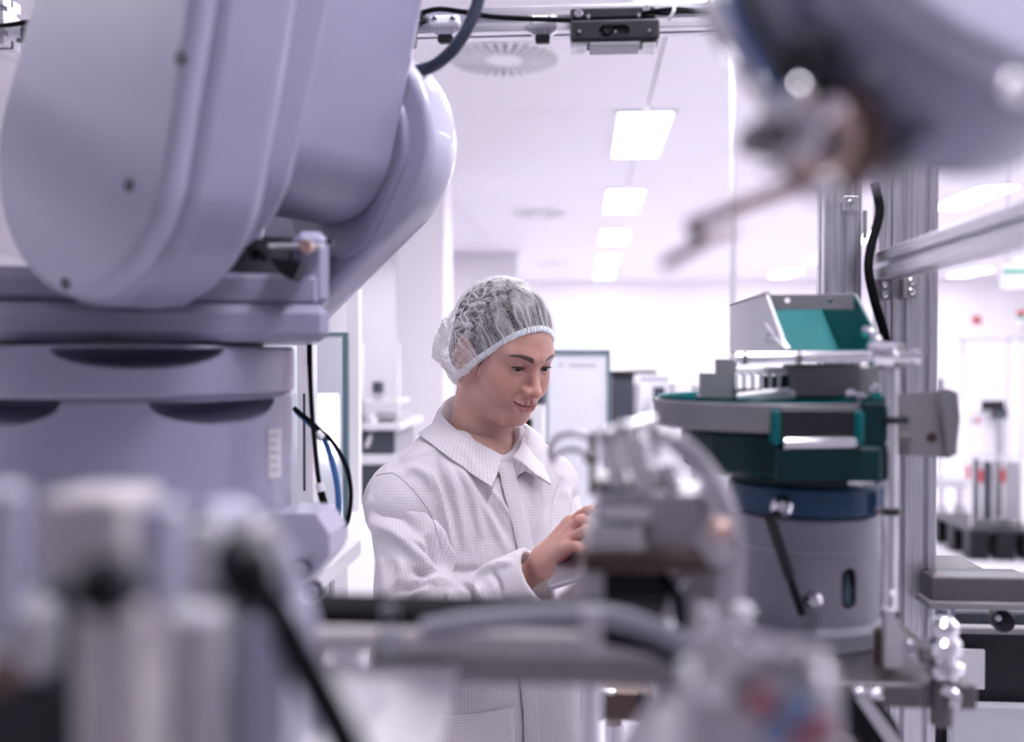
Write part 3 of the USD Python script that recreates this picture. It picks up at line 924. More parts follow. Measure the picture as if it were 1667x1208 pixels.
def polydist(q, pts):
    """Distance in pixels to a polyline, and the place along it from 0 to 1."""
    pts = np.asarray(pts, float)
    L = np.concatenate([[0], np.cumsum(np.linalg.norm(np.diff(pts, axis=0), axis=1))])
    best, at, sgn = np.full(len(q), 1e9), np.zeros(len(q)), np.ones(len(q))
    for i in range(len(pts) - 1):
        d = pts[i + 1] - pts[i]
        t = np.clip((q - pts[i]) @ d / (d @ d), 0, 1)
        w = q - pts[i] - t[:, None] * d
        e = np.linalg.norm(w, axis=1)
        s = np.sign(d[0] * w[:, 1] - d[1] * w[:, 0])
        m = e < best
        best[m], at[m], sgn[m] = e[m], ((L[i] + t * (L[i + 1] - L[i])) / L[-1])[m], s[m]
    return best, at, sgn


def crease(mesh, folds, noise_amp=0.0015, seed=1):
    """Cloth folds. Each: polyline, width of its right side, width of its left side, height (metres, negative for a valley)."""
    v, n = np.array(mesh.vertices), np.array(mesh.vertex_normals)
    facing = np.clip(((CAM - v) * n).sum(1) / np.linalg.norm(CAM - v, axis=1) * 4 + 0.4, 0, 1)
    q = pix(v)
    disp = np.zeros(len(v))
    for pts, wr, wl_, h in folds:
        h, wr, wl_ = h * 1.6, wr * 0.85, wl_ * 0.85
        d, t, s = polydist(q, chain(np.array(pts, float), 5))
        w = np.where(s > 0, wr, wl_)
        taper = np.sin(np.pi / 2 * np.clip(np.minimum(t, 1 - t) / 0.38, 0, 1))
        disp += h * np.exp(-(d / w) ** 2) * taper
    disp = disp * facing + noise_amp * 2 * (meshkit.fbm(v * 22, 3, seed) - 0.5) + 0.6 * noise_amp * (1 - np.abs(2 * meshkit.fbm(v * [34, 34, 20], 2, seed + 5) - 1)) ** 4
    mesh.vertices = v + n * disp[:, None]
    return mesh


ZS = [0.70, 0.95, 1.10, 1.20, 1.27, 1.32, 1.36, 1.40]
HWS = [0.215, 0.200, 0.192, 0.186, 0.176, 0.150, 0.105, 0.070]
HDS = [0.160, 0.148, 0.140, 0.132, 0.118, 0.100, 0.080, 0.066]


def coat(p):
    q = w2b(p)
    z = q[:, 2]
    hw, hd = np.interp(z, ZS, HWS), np.interp(z, ZS, HDS)
    k = (np.abs(q[:, 0] / hw) ** 2.3 + np.abs((q[:, 1] + 0.004) / hd) ** 2.3) ** (1 / 2.3)
    d = (k - 1) * hd
    for S in (SH_R, SH_L):
        d = smin(d, s_path(p, [NECK - UPZ * 0.022, (NECK + S) / 2 + UPZ * 0.012, S], [0.062, 0.060, 0.062]), 0.05)
    d = np.maximum(d, np.abs(z - 1.03) - 0.36)
    neckhole = s_cone(p, NECK + UPZ * 0.2 + BFW * 0.03, NECK - UPZ * 0.00, 0.066, 0.064)
    neckhole = np.maximum(neckhole, NECK[2] + 0.004 - z - 0.10 * q[:, 1])
    vee = s_cone(p, NECK + UPZ * 0.05 + BFW * 0.07, b2w((-0.006, 0.13, 1.345)), 0.048, 0.008)
    return smax(smax(d, -neckhole, 0.01), -vee, 0.01)


cm = surface(coat, (BO[0] - 0.30, 1.46, 0.66), (BO[0] + 0.30, 2.06, 1.43), 0.0075, refine=1)
cm = crease(cm, [
    ([(742, 752), (765, 800), (778, 850), (782, 880)], 7, 10, 0.006), ([(722, 745), (742, 800), (752, 860), (758, 900)], 8, 9, 0.006), ([(706, 735), (716, 775), (735, 840)], 6, 8, -0.005),
    ([(690, 745), (712, 790), (728, 850), (738, 905)], 6, 7, 0.007), ([(757, 770), (800, 850), (828, 905)], 8, 8, 0.005), ([(782, 795), (812, 845), (836, 890)], 6, 8, -0.004),
    ([(796, 790), (826, 835), (845, 870)], 5, 5, 0.004), ([(860, 780), (872, 830), (868, 880)], 10, 12, 0.004), ([(915, 775), (905, 830), (900, 880)], 6, 6, -0.005),
    ([(925, 790), (918, 840), (906, 900)], 5, 6, 0.006), ([(880, 775), (890, 810), (888, 850)], 7, 7, -0.003), ([(648, 748), (690, 735), (720, 728)], 10, 10, 0.003),
    ([(658, 762), (690, 770), (706, 800)], 8, 8, 0.006), ([(700, 905), (740, 930), (790, 930)], 8, 10, -0.005), ([(850, 985), (890, 975), (925, 985)], 8, 8, 0.004)], 0.0020, 4)
v = np.array(cm.vertices)
q = w2b(v)
th = np.arctan2(q[:, 0] / 0.19, (q[:, 1]) / 0.13)
obj('coat', cm, 'coat_cloth', PERSON, uv=np.stack([th * 0.168 + 3, q[:, 2] + 0.35 * np.maximum(q[:, 2] - 1.30, 0)], 1), label='white lab coat with a fine grey grid')


SLEEVES = [cm]


def sleeve(name, S, E, Wr, folds, seed, h=0.006, rr=(0.060, 0.058, 0.059, 0.052), cuff=0.012):
    nrm_ = unit(np.cross(E - S, Wr - E))
    U, V = unit(E - S), unit(Wr - E)

    def f(p):
        d = smin(s_cone(p, S, E, rr[0], rr[1]), s_cone(p, E, Wr, rr[2], rr[3]), 0.035)
        d = np.maximum(d, (p - Wr) @ V - cuff)
        hole = s_cone(p, Wr - V * 0.03, Wr + V * 0.1, rr[3] - 0.011, rr[3] - 0.010)
        return smax(d, -hole, 0.003)
    pts = np.array([S, E, Wr])
    m = surface(f, pts.min(0) - 0.09, pts.max(0) + 0.09, h, refine=1)
    m = crease(m, folds, 0.0022, seed)
    SLEEVES.append(m)
    v = np.array(m.vertices)
    L1 = np.linalg.norm(E - S)
    dU, dV = s_cone(v, S, E, rr[0], rr[1]), s_cone(v, E, Wr, rr[2], rr[3])
    up = dU < dV
    s = np.where(up, (v - S) @ U, L1 + (v - E) @ V)
    ax = np.where(up[:, None], S + ((v - S) @ U)[:, None] * U, E + ((v - E) @ V)[:, None] * V)
    T = np.where(up[:, None], U, V)
    sgn = -1 if (CAM - S) @ nrm_ > 0 else 1
    th = np.arctan2(((v - ax) * np.cross(T, nrm_)).sum(1), ((v - ax) @ nrm_) * -sgn)
    obj(name, m, 'coat_cloth', PERSON, uv=np.stack([th * 0.058 + 3, s + 3], 1))


sleeve('sleeve', SH_R, EL_R, W(864, 945, 1.525), [
    ([(590, 850), (640, 866), (690, 915), (712, 960)], 11, 15, 0.009), ([(600, 832), (650, 842), (690, 878)], 12, 11, -0.006),
    ([(655, 770), (690, 825), (708, 900)], 14, 15, 0.004), ([(700, 845), (716, 890), (735, 922), (750, 945)], 6, 7, 0.012), ([(692, 870), (706, 905), (722, 930)], 6, 6, -0.009),
    ([(668, 880), (700, 905), (712, 925)], 6, 5, -0.008), ([(676, 945), (700, 953), (745, 948)], 6, 7, 0.009), ([(668, 930), (690, 935), (712, 928)], 7, 7, -0.009),
    ([(634, 970), (645, 983), (672, 975), (708, 955)], 7, 6, 0.010), ([(645, 962), (668, 958), (690, 945)], 7, 7, -0.008), ([(680, 992), (690, 975), (705, 965)], 5, 5, 0.009),
    ([(730, 962), (742, 985), (750, 1003)], 7, 8, 0.010), ([(748, 950), (765, 962), (768, 990)], 6, 6, -0.009), ([(772, 948), (785, 965), (800, 990)], 7, 7, 0.008),
    ([(800, 928), (812, 955), (816, 985)], 6, 6, -0.005), ([(775, 935), (800, 925), (838, 912)], 7, 7, 0.006), ([(712, 985), (725, 1000), (730, 1015)], 6, 6, -0.008),
    ([(604, 800), (608, 835), (612, 858)], 8, 11, 0.004), ([(622, 905), (630, 950), (634, 990)], 6, 8, 0.005), ([(650, 905), (655, 935), (640, 960)], 8, 8, 0.005)], 12)
sleeve('sleeve', SH_L, EL_L, WR_L - unit(WR_L - EL_L) * 0.02, [([(932, 850), (922, 890), (930, 940)], 9, 9, -0.003)], 32, 0.008, (0.060, 0.056, 0.054, 0.048))

# collar: stand and fall as one folded ribbon round the neck, open in front
mat('coat_button', (0.75, 0.72, 0.77), 0.3)
NB = w2b(NECK)
A = np.radians(np.concatenate([np.linspace(6, 349, 90)]))
rows, uvs = [], []
ft = np.minimum(np.degrees(A), 360 - np.degrees(A)) / 180       # 0 in front, 1 at the nape
sx = np.sign(np.pi - A)                                          # + her left
for w_, (r0, r1, dz, th_) in enumerate(((0.058, 0.058, -0.022, 0), (0.060, 0.060, 0.004, 0), (0.0635, 0.0625, 0.030, 0), (0.067, 0.065, 0.036, 0), (0.0725, 0.0715, 0.026, 1), (0.083, 0.076, 0.004, 2), (0.097, 0.082, -0.016, 3), (0.096, 0.081, -0.0185, 3), (0.082, 0.075, 0.000, 2), (0.0705, 0.0695, 0.020, 1))):
    sp = np.clip(1 - ft / 0.30, 0, 1)
    r = r0 + (r1 - r0) * ft + 0.003 + 0.012 * sp * (th_ / 3) * (sx > 0)
    aa = A + sx * th_ / 3 * 0.50 * sp                         # points of the fall reach to the front
    drop = -0.100 * (1 - ft) ** 1.25 - th_ / 3 * 0.004 * sp
    fwd = 0.030 * (1 - ft) ** 1.1 + th_ / 3 * 0.020 * sp
    c = np.stack([NB[0] + np.sin(aa) * r * (1.0 + 0.10 * th_ / 3 * (1 - sp)), NB[1] + np.cos(aa) * r * 1.02 + fwd, NB[2] + 0.072 + dz * (0.82 + 0.18 * ft) + drop], 1)
    P_ = b2w(c)
    if w_ >= 4:
        for _ in range(4):
            P_ = P_ + grad(coat, P_) * np.maximum((0.0065 if w_ < 7 else 0.0035) - coat(P_), 0)[:, None]
    rows.append(P_)
cl = ring_loft(np.stack(rows, 1), True, True)
cl = trimesh.Trimesh(*trimesh.remesh.subdivide(*trimesh.remesh.subdivide(cl.vertices, cl.faces)), process=False)
cl = crease(cl, [([(735, 715), (765, 745), (785, 775)], 8, 8, 0.002)], 0.0012, 41)
qv = w2b(np.array(cl.vertices))
obj('collar', cl, 'coat_cloth', PERSON, uv=np.stack([np.arctan2(qv[:, 0], -(qv[:, 1] - NB[1])) * 0.085 + 3, qv[:, 2] * 1.25], 1))

# stitched seam where the sleeve joins the shoulder
sp_ = chain(np.array([(613, 775), (628, 771), (645, 773), (672, 797), (699, 833), (712, 868), (719, 893)], float), 6)
P_, N_, H_ = cast(sp_, SLEEVES)
mat('seam_thread', (0.42, 0.40, 0.46), 0.8)
obj('shoulder_seam', sweep((P_ + N_ * 0.0004)[H_], 0.0008, 6), 'seam_thread', PERSON)
# wisps of hair before the ear
wisps = MB()
rng = np.random.default_rng(5)
for k in range(10):
    y0, t = 0.026 + 0.022 * rng.random(), rng.random()
    z0 = float(band_z(y0)) + 0.002
    pts = []
    for u in np.linspace(0, 1, 6):
        y, z = y0 - 0.012 * u * (0.5 + t), z0 - (0.016 + 0.024 * t) * u
        lo_, hi_ = 0.0, 0.1
        for _ in range(20):
            md = (lo_ + hi_) / 2
            lo_, hi_ = (md, hi_) if face(np.array([[md, y, z]]))[0] < 0 else (lo_, md)
        pts.append((-(lo_ + 0.0006 * math.sin(u * 3)), y, z))
    wisps.add(sweep(h2w(pts), [0.00025, 0.00022, 0.0002, 0.00016, 0.00012, 0.00006], 4))
obj('hair_wisps', wisps, 'hair_black', PERSON)

# placket down the front and a patch pocket, lying on the coat
def on_coat(a, z, out):
    lo_, hi_ = np.full(len(a), 0.0), np.full(len(a), 0.30)
    for _ in range(22):
        md = (lo_ + hi_) / 2
        s = coat(b2w(np.stack([a, md, z], 1))) < 0
        lo_, hi_ = np.where(s, md, lo_), np.where(s, hi_, md)
    return b2w(np.stack([a, lo_ + out, z], 1))


zz = np.linspace(1.335, 0.70, 74)
edge = 0.006 + 0.004 * np.sin(zz * 23) - 0.006 * np.clip((zz - 1.2) / 0.08, 0, 1.6)
rows = [on_coat(edge + o, zz, l) for o, l in ((-0.020, 0.002), (-0.0195, 0.0075), (-0.008, 0.0085), (0.004, 0.0080), (0.012, 0.0070), (0.014, 0.002))]
pk = ring_loft(np.stack(rows, 1), True, True)
pv = w2b(np.array(pk.vertices))
obj('placket', pk, 'coat_cloth', PERSON, uv=np.stack([pv[:, 0] + 3.001, pv[:, 2] + 0.002], 1))
def patch(name, a0, a1, z0, z1):
    aa, zz = np.linspace(a0, a1, 14), np.linspace(z0, z1, 16)
    g = [on_coat(aa, np.full(14, z), 0.0065) for z in zz]
    g2 = [on_coat(aa, np.full(14, z), -0.004) for z in zz]
    ringsP = [np.vstack([t_1, t_2[::-1]]) for t_1, t_2 in zip(g, g2)]
    m = ring_loft(ringsP)
    pv = w2b(np.array(m.vertices))
    obj(name, m, 'coat_cloth', PERSON, uv=np.stack([pv[:, 0] * 1.1 + 3, pv[:, 2]], 1))
patch('pocket', 0.055, 0.145, 1.055, 1.175)
patch('pocket', -0.150, -0.030, 0.79, 0.93)
# trousers and shoes
def trousers(p):
    d = s_ell(w2b(p), (0, 0, 0.84), (0.165, 0.115, 0.13))
    for s in (-1, 1):
        d = smin(d, s_path(p, [b2w((s * 0.087, 0, 0.80)), b2w((s * 0.09, 0.02, 0.47)), b2w((s * 0.092, -0.01, 0.075))], [0.092, 0.075, 0.066], 0.02), 0.03)
    return np.maximum(d, 0.06 - p[:, 2])
mat('trouser_cloth', (0.70, 0.68, 0.73), 0.8)
obj('trousers', surface(trousers, (BO[0] - 0.25, BO[1] - 0.25, 0.03), (BO[0] + 0.25, BO[1] + 0.25, 1.0), 0.014), 'trouser_cloth', PERSON, smooth=True)
for s in (-1, 1):
    f = lambda p, s=s: np.maximum(smin(s_path(p, [b2w((s * 0.092, -0.045, 0.035)), b2w((s * 0.10, 0.05, 0.030)), b2w((s * 0.104, 0.125, 0.020))], [0.042, 0.043, 0.034], 0.01), s_cone(p, b2w((s * 0.092, -0.01, 0.03)), b2w((s * 0.092, -0.01, 0.085)), 0.040, 0.044), 0.03), -p[:, 2])
    c = b2w((s * 0.095, 0.03, 0.05))
    obj('shoe', surface(f, c - [0.16, 0.16, 0.06], c + [0.16, 0.16, 0.10], 0.008), 'white_metal', PERSON, smooth=40)

# tablet held against the chest side
tab = thing('tablet', 'slim grey tablet held under the raised hand', 'tablet', TAB(0.12, 0.085))
RT = np.stack([e1, e2, TN], 1)
def rounded(w, h, r, n=6):
    pts = []
    for cx, cy, a0 in ((w - r, h - r, 0), (r, h - r, 90), (r, r, 180), (w - r, r, 270)):
        for a in np.radians(np.linspace(a0, a0 + 90, n)):
            pts.append((cx + r * math.cos(a), cy + r * math.sin(a)))
    return np.array(pts)
R0 = rounded(0.24, 0.17, 0.012)
ins = lambda d: (R0 - [0.12, 0.085]) * [(0.24 - 2 * d) / 0.24, (0.17 - 2 * d) / 0.17] + [0.12, 0.085]
sh = hull(np.vstack([[TAB(u, w, n) for u, w in ins(d)] for d, n in ((0.002, 0.0), (0, 0.0015), (0, 0.006), (0.001, 0.0075))]))
obj('shell', sh, 'tablet_shell', tab, smooth=50)
obj('screen', hull(np.vstack([[TAB(u, w, n) for u, w in ins(0.006)] for n in (0.006, 0.0079)])), 'screen_glass', tab)
# ---------------------------------------------------------------- helpers for things built at their depth
def box_at(mb, x0, y0, x1, y1, Y, depth, ch=None):
    """Axis-aligned box whose front face (at world depth Y) spans the given pixels."""
    a, b = W(x0, y1, Y), W(x1, y0, Y)
    return mb.span((a[0], Y, a[2]), (b[0], Y + depth, b[2]), ch)


def box_rot(mb, x0, y0, x1, y1, Y, depth, ch=None, yaw=16):
    """As box_at, but turned about the vertical: its right front edge stands at world depth Y."""
    ux, uy = np.array([math.cos(rad(yaw)), math.sin(rad(yaw)), 0]), np.array([-math.sin(rad(yaw)), math.cos(rad(yaw)), 0])
    o = W(x1, y1, Y)
    w = np.dot(o - hit_plane(x0, y1, o, uy), ux)
    h = W(x1, y0, Y)[2] - o[2]
    return mb.box(o - ux * w / 2 + uy * depth / 2 + UPZ * h / 2, (w, depth, h), np.stack([ux, uy, UPZ], 1), ch)


def hit_plane(px, py, o, n):
    d = W(px, py, 1.0) - CAM
    return CAM + d * (np.dot(o - CAM, n) / np.dot(d, n))


# ---------------------------------------------------------------- large robot at the left
EA_ = rad(58)                       # the shoulder axis, turned towards the viewer
ea = unit(-math.cos(EA_) * RIGHT - math.sin(EA_) * FLAT)
eh = unit(math.sin(EA_) * RIGHT - math.cos(EA_) * FLAT)
C0 = W(148, 252, 0.92)
C1 = C0 + UPZ * 0.42 + eh * 0.155
DECK_Z = 1.250
rb = thing('robot_arm', 'large pale lilac-grey robot arm on a column at the left', 'robot arm', (W(220, 900, 1.1)[0], 1.12, DECK_Z))
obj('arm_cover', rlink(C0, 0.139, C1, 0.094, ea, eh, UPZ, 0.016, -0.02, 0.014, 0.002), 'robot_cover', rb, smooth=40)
obj('upper_arm', rlink(C0, 0.146, C1, 0.101, ea, eh, UPZ, 0.0, -0.105, 0.018, 0.03), 'robot_paint', rb, smooth=40)
obj('seam_ring', rlink(C0 + UPZ * 0.035 + eh * 0.008, 0.126, C1, 0.100, ea, eh, UPZ, -0.095, -0.150, 0.01, 0.014), 'robot_paint', rb, smooth=40)
obj('arm_core', rlink(C0 + UPZ * 0.072 - eh * 0.015, 0.098, C1 + UPZ * 0.02 - eh * 0.075, 0.100, ea, eh, UPZ, -0.135, -0.372, 0.02, 0.02), 'robot_paint', rb, smooth=40)
CBk = C0 + ea * -0.372 + UPZ * 0.075
obj('shoulder_bracket', rlink(CBk, 0.132, CBk - UPZ * 0.185 - eh * 0.125, 0.055, ea, eh, UPZ, 0.0, -0.085, 0.012, 0.05), 'robot_white', rb, smooth=40)
obj('bracket_inset', rlink(CBk, 0.098, CBk - UPZ * 0.06 - eh * 0.02, 0.085, ea, eh, UPZ, 0.008, -0.02, 0.007, 0.002), 'robot_paint', rb, smooth=40)
# socket screws in the cover
pl_ = C0 + ea * 0.0165
for px, py in ((293, 94), (210, 302), (106, 462)):
    p = hit_plane(px, py, pl_, ea)
    mb = MB().lathe(p - ea * 0.004, ea, [(0, 0.0062), (0.0045, 0.0062), (0.0052, 0.0056), (0.0052, 0.0034), (0.0030, 0.0032)], 20)
    obj('cover_screw', mb, 'robot_shade', rb)
# turret: deck plate and the block that carries the arm
mb = MB()
box_rot(mb, -120, 496, 536, 557, 1.06, 0.36, 0.010)
obj('turret_plate', mb, 'robot_paint', rb)
obj('turret_block', box_rot(MB(), -120, 436, 300, 500, 1.03, 0.30, 0.012), 'robot_paint', rb)
obj('turret_rib', box_rot(MB(), 278, 404, 305, 500, 1.02, 0.25, 0.004), 'robot_paint', rb)
obj('bracket_foot', box_rot(MB(), 476, 376, 536, 500, 1.075, 0.26, 0.010), 'robot_paint', rb)
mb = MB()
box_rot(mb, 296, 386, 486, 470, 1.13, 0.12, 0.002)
obj('cable_recess', mb, 'robot_shade', rb)  # dark box: the shade of the recess put into its colour
mb = MB()
box_rot(mb, 284, 446, 520, 498, 1.068, 0.20, 0.006)
obj('recess_sill', mb, 'robot_paint', rb)
# fittings in the recess
o = W(330, 370, 1.045)
s1 = 1.045 / FPX
mb = MB().prism(np.array([(0, 0), (48, 0), (36, -30), (22, -78), (14, -74), (4, -34)]) * s1, 0.004, o, RIGHT, UPZ)
obj('cable_guard', mb, 'robot_white', rb)
for px, py, r, m in ((372, 380, 7, 'chrome'), (420, 384, 9, 'chrome'), (500, 402, 12, 'copper'), (538, 394, 6, 'black_metal')):
    p = W(px, py, 1.04 if px < 530 else 1.02)
    mb = MB().lathe(p, -FLAT, [(0, r * s1), (0.006, r * s1), (0.008, r * s1 * 0.85), (0.008, r * s1 * 0.4), (0.004, r * s1 * 0.35)], 20)
    obj('fitting_screw', mb, m, rb)
for px, py, r in ((398, 398, 13), (424, 416, 12)):
    obj('cable_gland', MB().lathe(W(px, py, 1.075), -FLAT, [(0, r * s1), (0.02, r * s1), (0.022, r * s1 * .9), (0.022, r * s1 * .5), (0.01, r * s1 * .45)], 20), 'black_plastic', rb)
obj('connector_block', MB().prism(np.array([(448, -424), (502, -430), (488, -462), (470, -452)]) * s1 - np.array([448, -424]) * s1, 0.03, W(448, 424, 1.05), RIGHT, UPZ), 'black_plastic', rb)
obj('recess_bar', box_at(MB(), 436, 396, 520, 404, 1.05, 0.02), 'light_grey', rb)
# column with scalloped pockets
def pillar(x0, x1, z0, z1, y0, y1, r, grow=0.0):
    pts = []
    for cx, cy in ((x0 + r, y0 + r), (x1 - r, y0 + r), (x0 + r, y1 - r), (x1 - r, y1 - r)):
        a = np.linspace(0, 2 * np.pi, 40, endpoint=False)
        for z, g in ((z0, -0.003), (z0 + 0.003, 0), (z1 - 0.003, 0), (z1, -0.003)):
            pts.append(np.stack([cx + (r + grow + g) * np.cos(a), cy + (r + grow + g) * np.sin(a), 0 * a + z], 1))
    return hull(np.vstack(pts))
KC = np.array([W(220, 600, 1.145)[0], 1.145])
KR = 0.187
xa, xb = KC[0] - KR, KC[0] + KR
zt, zm, zb = W(0, 556, 0.985)[2], W(0, 648, 0.985)[2], DECK_Z
def drum(z0, z1, r, n=96):
    return MB().lathe((KC[0], KC[1], z0), UPZ, [(0, r - 0.004), (0.004, r), (z1 - z0 - 0.004, r), (z1 - z0, r - 0.004)], n).mesh()
def scallop(px, pyt, hw, hh, deep=0.065):
    d = W(px, pyt, 1.0) - CAM
    d2, o2 = d[:2], CAM[:2] - KC
    A_, B_, C_ = d2 @ d2, 2 * d2 @ o2, o2 @ o2 - KR * KR
    k = (-B_ - math.sqrt(max(B_ * B_ - 4 * A_ * C_, 0))) / (2 * A_)
    c = CAM + d * k
    n = unit(np.append(c[:2] - KC, 0))
    F = np.stack([np.cross(n, UPZ), n, UPZ], 1)
    e = trimesh.creation.icosphere(4, 1.0)
    e.apply_scale([hw * k / FPX, deep, hh * k / FPX])
    e.vertices = e.vertices @ F.T + c
    return man(e) ^ m3.Manifold.cube([1, 1, 1], True).translate([c[0], c[1], c[2] - 0.5])
rim = man(drum(zm, zt - 0.004, KR)) - scallop(228, 566, 150, 36)
col = man(drum(zb + 0.02, zm, KR - 0.003)) - scallop(368, 652, 130, 40) - scallop(-10, 652, 130, 44)
obj('column_rim', tri(rim), 'robot_paint', rb, smooth=30)
obj('column', tri(col), 'robot_paint', rb, smooth=30)
obj('neck_ring', MB().cyl((KC[0], KC[1], zt - 0.008), (KC[0], KC[1], zt + 0.012), 0.15), 'robot_shade', rb)  # dark colour carries the shade of the gap under the turret
k_ = 0.99 / FPX
foot = np.array([(380, -1000), (380, -925), (470, -862), (538, -862), (562, -896), (562, -934), (508, -1000)], float) * k_
o = W(0, 0, 0.99)
obj('foot', MB().prism(foot, 0.07, W(0, 0, 0.99) + np.array([0, 0.07, 0]), [1, 0, 0], UPZ), 'robot_white', rb)
obj('base_flange', MB().cyl((KC[0], KC[1], zb), (KC[0], KC[1], zb + 0.022), KR + 0.012, n=64), 'robot_white', rb)
for px, py, r in ((492, 924, 12), (512, 958, 10)):
    obj('connector', MB().lathe(W(px, py, 0.992), -FLAT, [(0, r * k_ * 1.5), (0.006, r * k_ * 1.5), (0.006, r * k_), (0.022, r * k_), (0.024, r * k_ * .8)], 24), 'hose_blue', rb)
def on_drum(px, py, out=0.0, r=KR - 0.003):
    d = W(px, py, 1.0) - CAM
    d2, o2 = d[:2], CAM[:2] - KC
    A_, B_, C_ = d2 @ d2, 2 * d2 @ o2, o2 @ o2 - (r + out) ** 2
    return CAM + d * ((-B_ - math.sqrt(max(B_ * B_ - 4 * A_ * C_, 0))) / (2 * A_))
def on_drum_patch(x0, y0, x1, y1, t):
    xs_ = np.linspace(x0, x1, 8)
    rg = []
    for py in (y0, y1):
        rg.append(np.vstack([[on_drum(x, py, t) for x in xs_], [on_drum(x, py, -0.002) for x in xs_[::-1]]]))
    return ring_loft(rg)
obj('rating_label', on_drum_patch(436, 698, 458, 778, 0.0010), 'light_grey', rb)
for k in range(5):
    obj('label_line', on_drum_patch(439, 706 + 14 * k, 454 - 2 * (k % 2), 711 + 14 * k, 0.0016), 'mid_grey', rb)
# ---------------------------------------------------------------- second robot at the upper right, close to the lens
rn = unit(0.34 * RIGHT + 0.58 * UPZ - 0.74 * FLAT)
rx = unit(np.cross(UPZ, rn))
ry = np.cross(rn, rx)
R0_ = W(1565, -32, 0.50)
R1_ = hit_plane(1330, -330, R0_, rn)
r2 = thing('robot_arm', 'blurred grey robot forearm reaching down from the upper right corner', 'robot arm', R0_ + UPZ * 0.1)
obj('forearm', rlink(R0_, 0.086, R1_, 0.073, rn, rx, ry, 0.0, -0.066, 0.012, 0.03), 'robot_paint', r2, smooth=40)
obj('arm_cover', rlink(R0_, 0.083, R1_, 0.070, rn, rx, ry, 0.012, -0.004, 0.010, 0.002), 'robot_white', r2, smooth=40)  # paler paint stands in for overhead lamp light on this face
p = hit_plane(1652, 146, R0_ + rn * 0.012, rn)
obj('cover_screw', MB().cyl(p - rn * 0.003, p + rn * 0.004, 0.0055), 'chrome', r2)
DY = 0.075
s5 = 0.445 / FPX
def cyl_px(a, b, Ya, Yb, rpx, ch=None):
    return MB().cyl(W(*a, Ya - DY), W(*b, Yb - DY), rpx * ((Ya + Yb) / 2 - DY) / FPX, ch=ch)
obj('wrist', cyl_px((1430, 235), (1335, 215), 0.585, 0.545, 74), 'robot_paint', r2)
obj('wrist_flange', cyl_px((1362, 232), (1342, 228), 0.545, 0.535, 88), 'brown_metal', r2)
obj('wrist_ring', cyl_px((1342, 228), (1328, 226), 0.535, 0.530, 66), 'copper', r2)
obj('motor_cap', cyl_px((1345, 78), (1300, 110), 0.57, 0.52, 44), 'black_metal', r2)
obj('tool_body', cyl_px((1325, 222), (1290, 218), 0.530, 0.515, 44), 'chrome', r2)
mb = MB()
mb.box(W(1285, 235, 0.53 - DY), (0.012, 0.03, 0.042), frame(unit(0.9 * RIGHT - 0.2 * UPZ), UPZ))
obj('tool_plate', mb, 'dark_steel', r2)
for px, py, r, m in ((1352, 178, 20, 'chrome'), (1298, 150, 17, 'chrome'), (1345, 300, 18, 'chrome'), (1432, 236, 16, 'light_grey'), (1470, 268, 22, 'mid_grey'), (1424, 118, 18, 'light_grey'), (1500, 235, 26, 'robot_paint')):
    p = W(px, py, (0.505 if px < 1400 else 0.535) - DY)
    obj('flange_bolt', MB().lathe(p + FLAT * 0.02, -FLAT, [(0, r * s5), (0.020, r * s5), (0.0235, r * s5 * 0.8), (0.025, r * s5 * 0.4)], 18), m, r2)
for k in range(4):
    obj('grip_stud', cyl_px((1272, 190 + 28 * k), (1244, 196 + 28 * k), 0.535, 0.53, 7), 'dark_steel', r2)
obj('blue_hose', MB().tube([W(1170, -60, 0.490), W(1215, 60, 0.480), W(1248, 112, 0.475), W(1276, 160, 0.470)], 0.0036), 'blue_plastic', r2)
obj('dark_hose', MB().tube([W(1195, -60, 0.480), W(1238, 40, 0.470), W(1272, 100, 0.465), W(1300, 150, 0.465)], 0.0075), 'hose_blue', r2)
obj('air_hose', MB().tube([W(1130, -40, 0.510), W(1165, 50, 0.510), W(1205, 105, 0.505), W(1245, 165, 0.495), W(1280, 205, 0.480)], 0.0036), 'clear_tube', r2)
obj('air_hose', MB().tube([W(1150, -40, 0.500), W(1185, 40, 0.500), W(1222, 95, 0.500), W(1255, 150, 0.490)], 0.0030), 'clear_tube', r2)
obj('hose_fitting', cyl_px((1180, 88), (1196, 112), 0.575, 0.57, 10), 'chrome', r2)
# finger of the gripper: bent flat bar
def bar(pts, Y, w, t, m, name='finger_bar'):
    q = [W(x, y, Y) for x, y in pts]
    mb = MB()
    for a, b in zip(q[:-1], q[1:]):
        F = frame(b - a, FLAT)
        mb.box((a + b) / 2, (t, w, np.linalg.norm(b - a) + w * 0.7), F, 0.0008)
    obj(name, mb, m, r2)
bar([(1318, 298), (1262, 316), (1190, 342)], 0.50, 0.0075, 0.009, 'copper')
bar([(1196, 340), (1126, 366), (1142, 396), (1084, 430)], 0.50, 0.0060, 0.009, 'brown_metal')
bar([(1142, 396), (1192, 378)], 0.50, 0.0052, 0.009, 'copper')
# ---------------------------------------------------------------- aluminium machine frame, aligned with the room
from shapely.geometry import Polygon, box as sbox


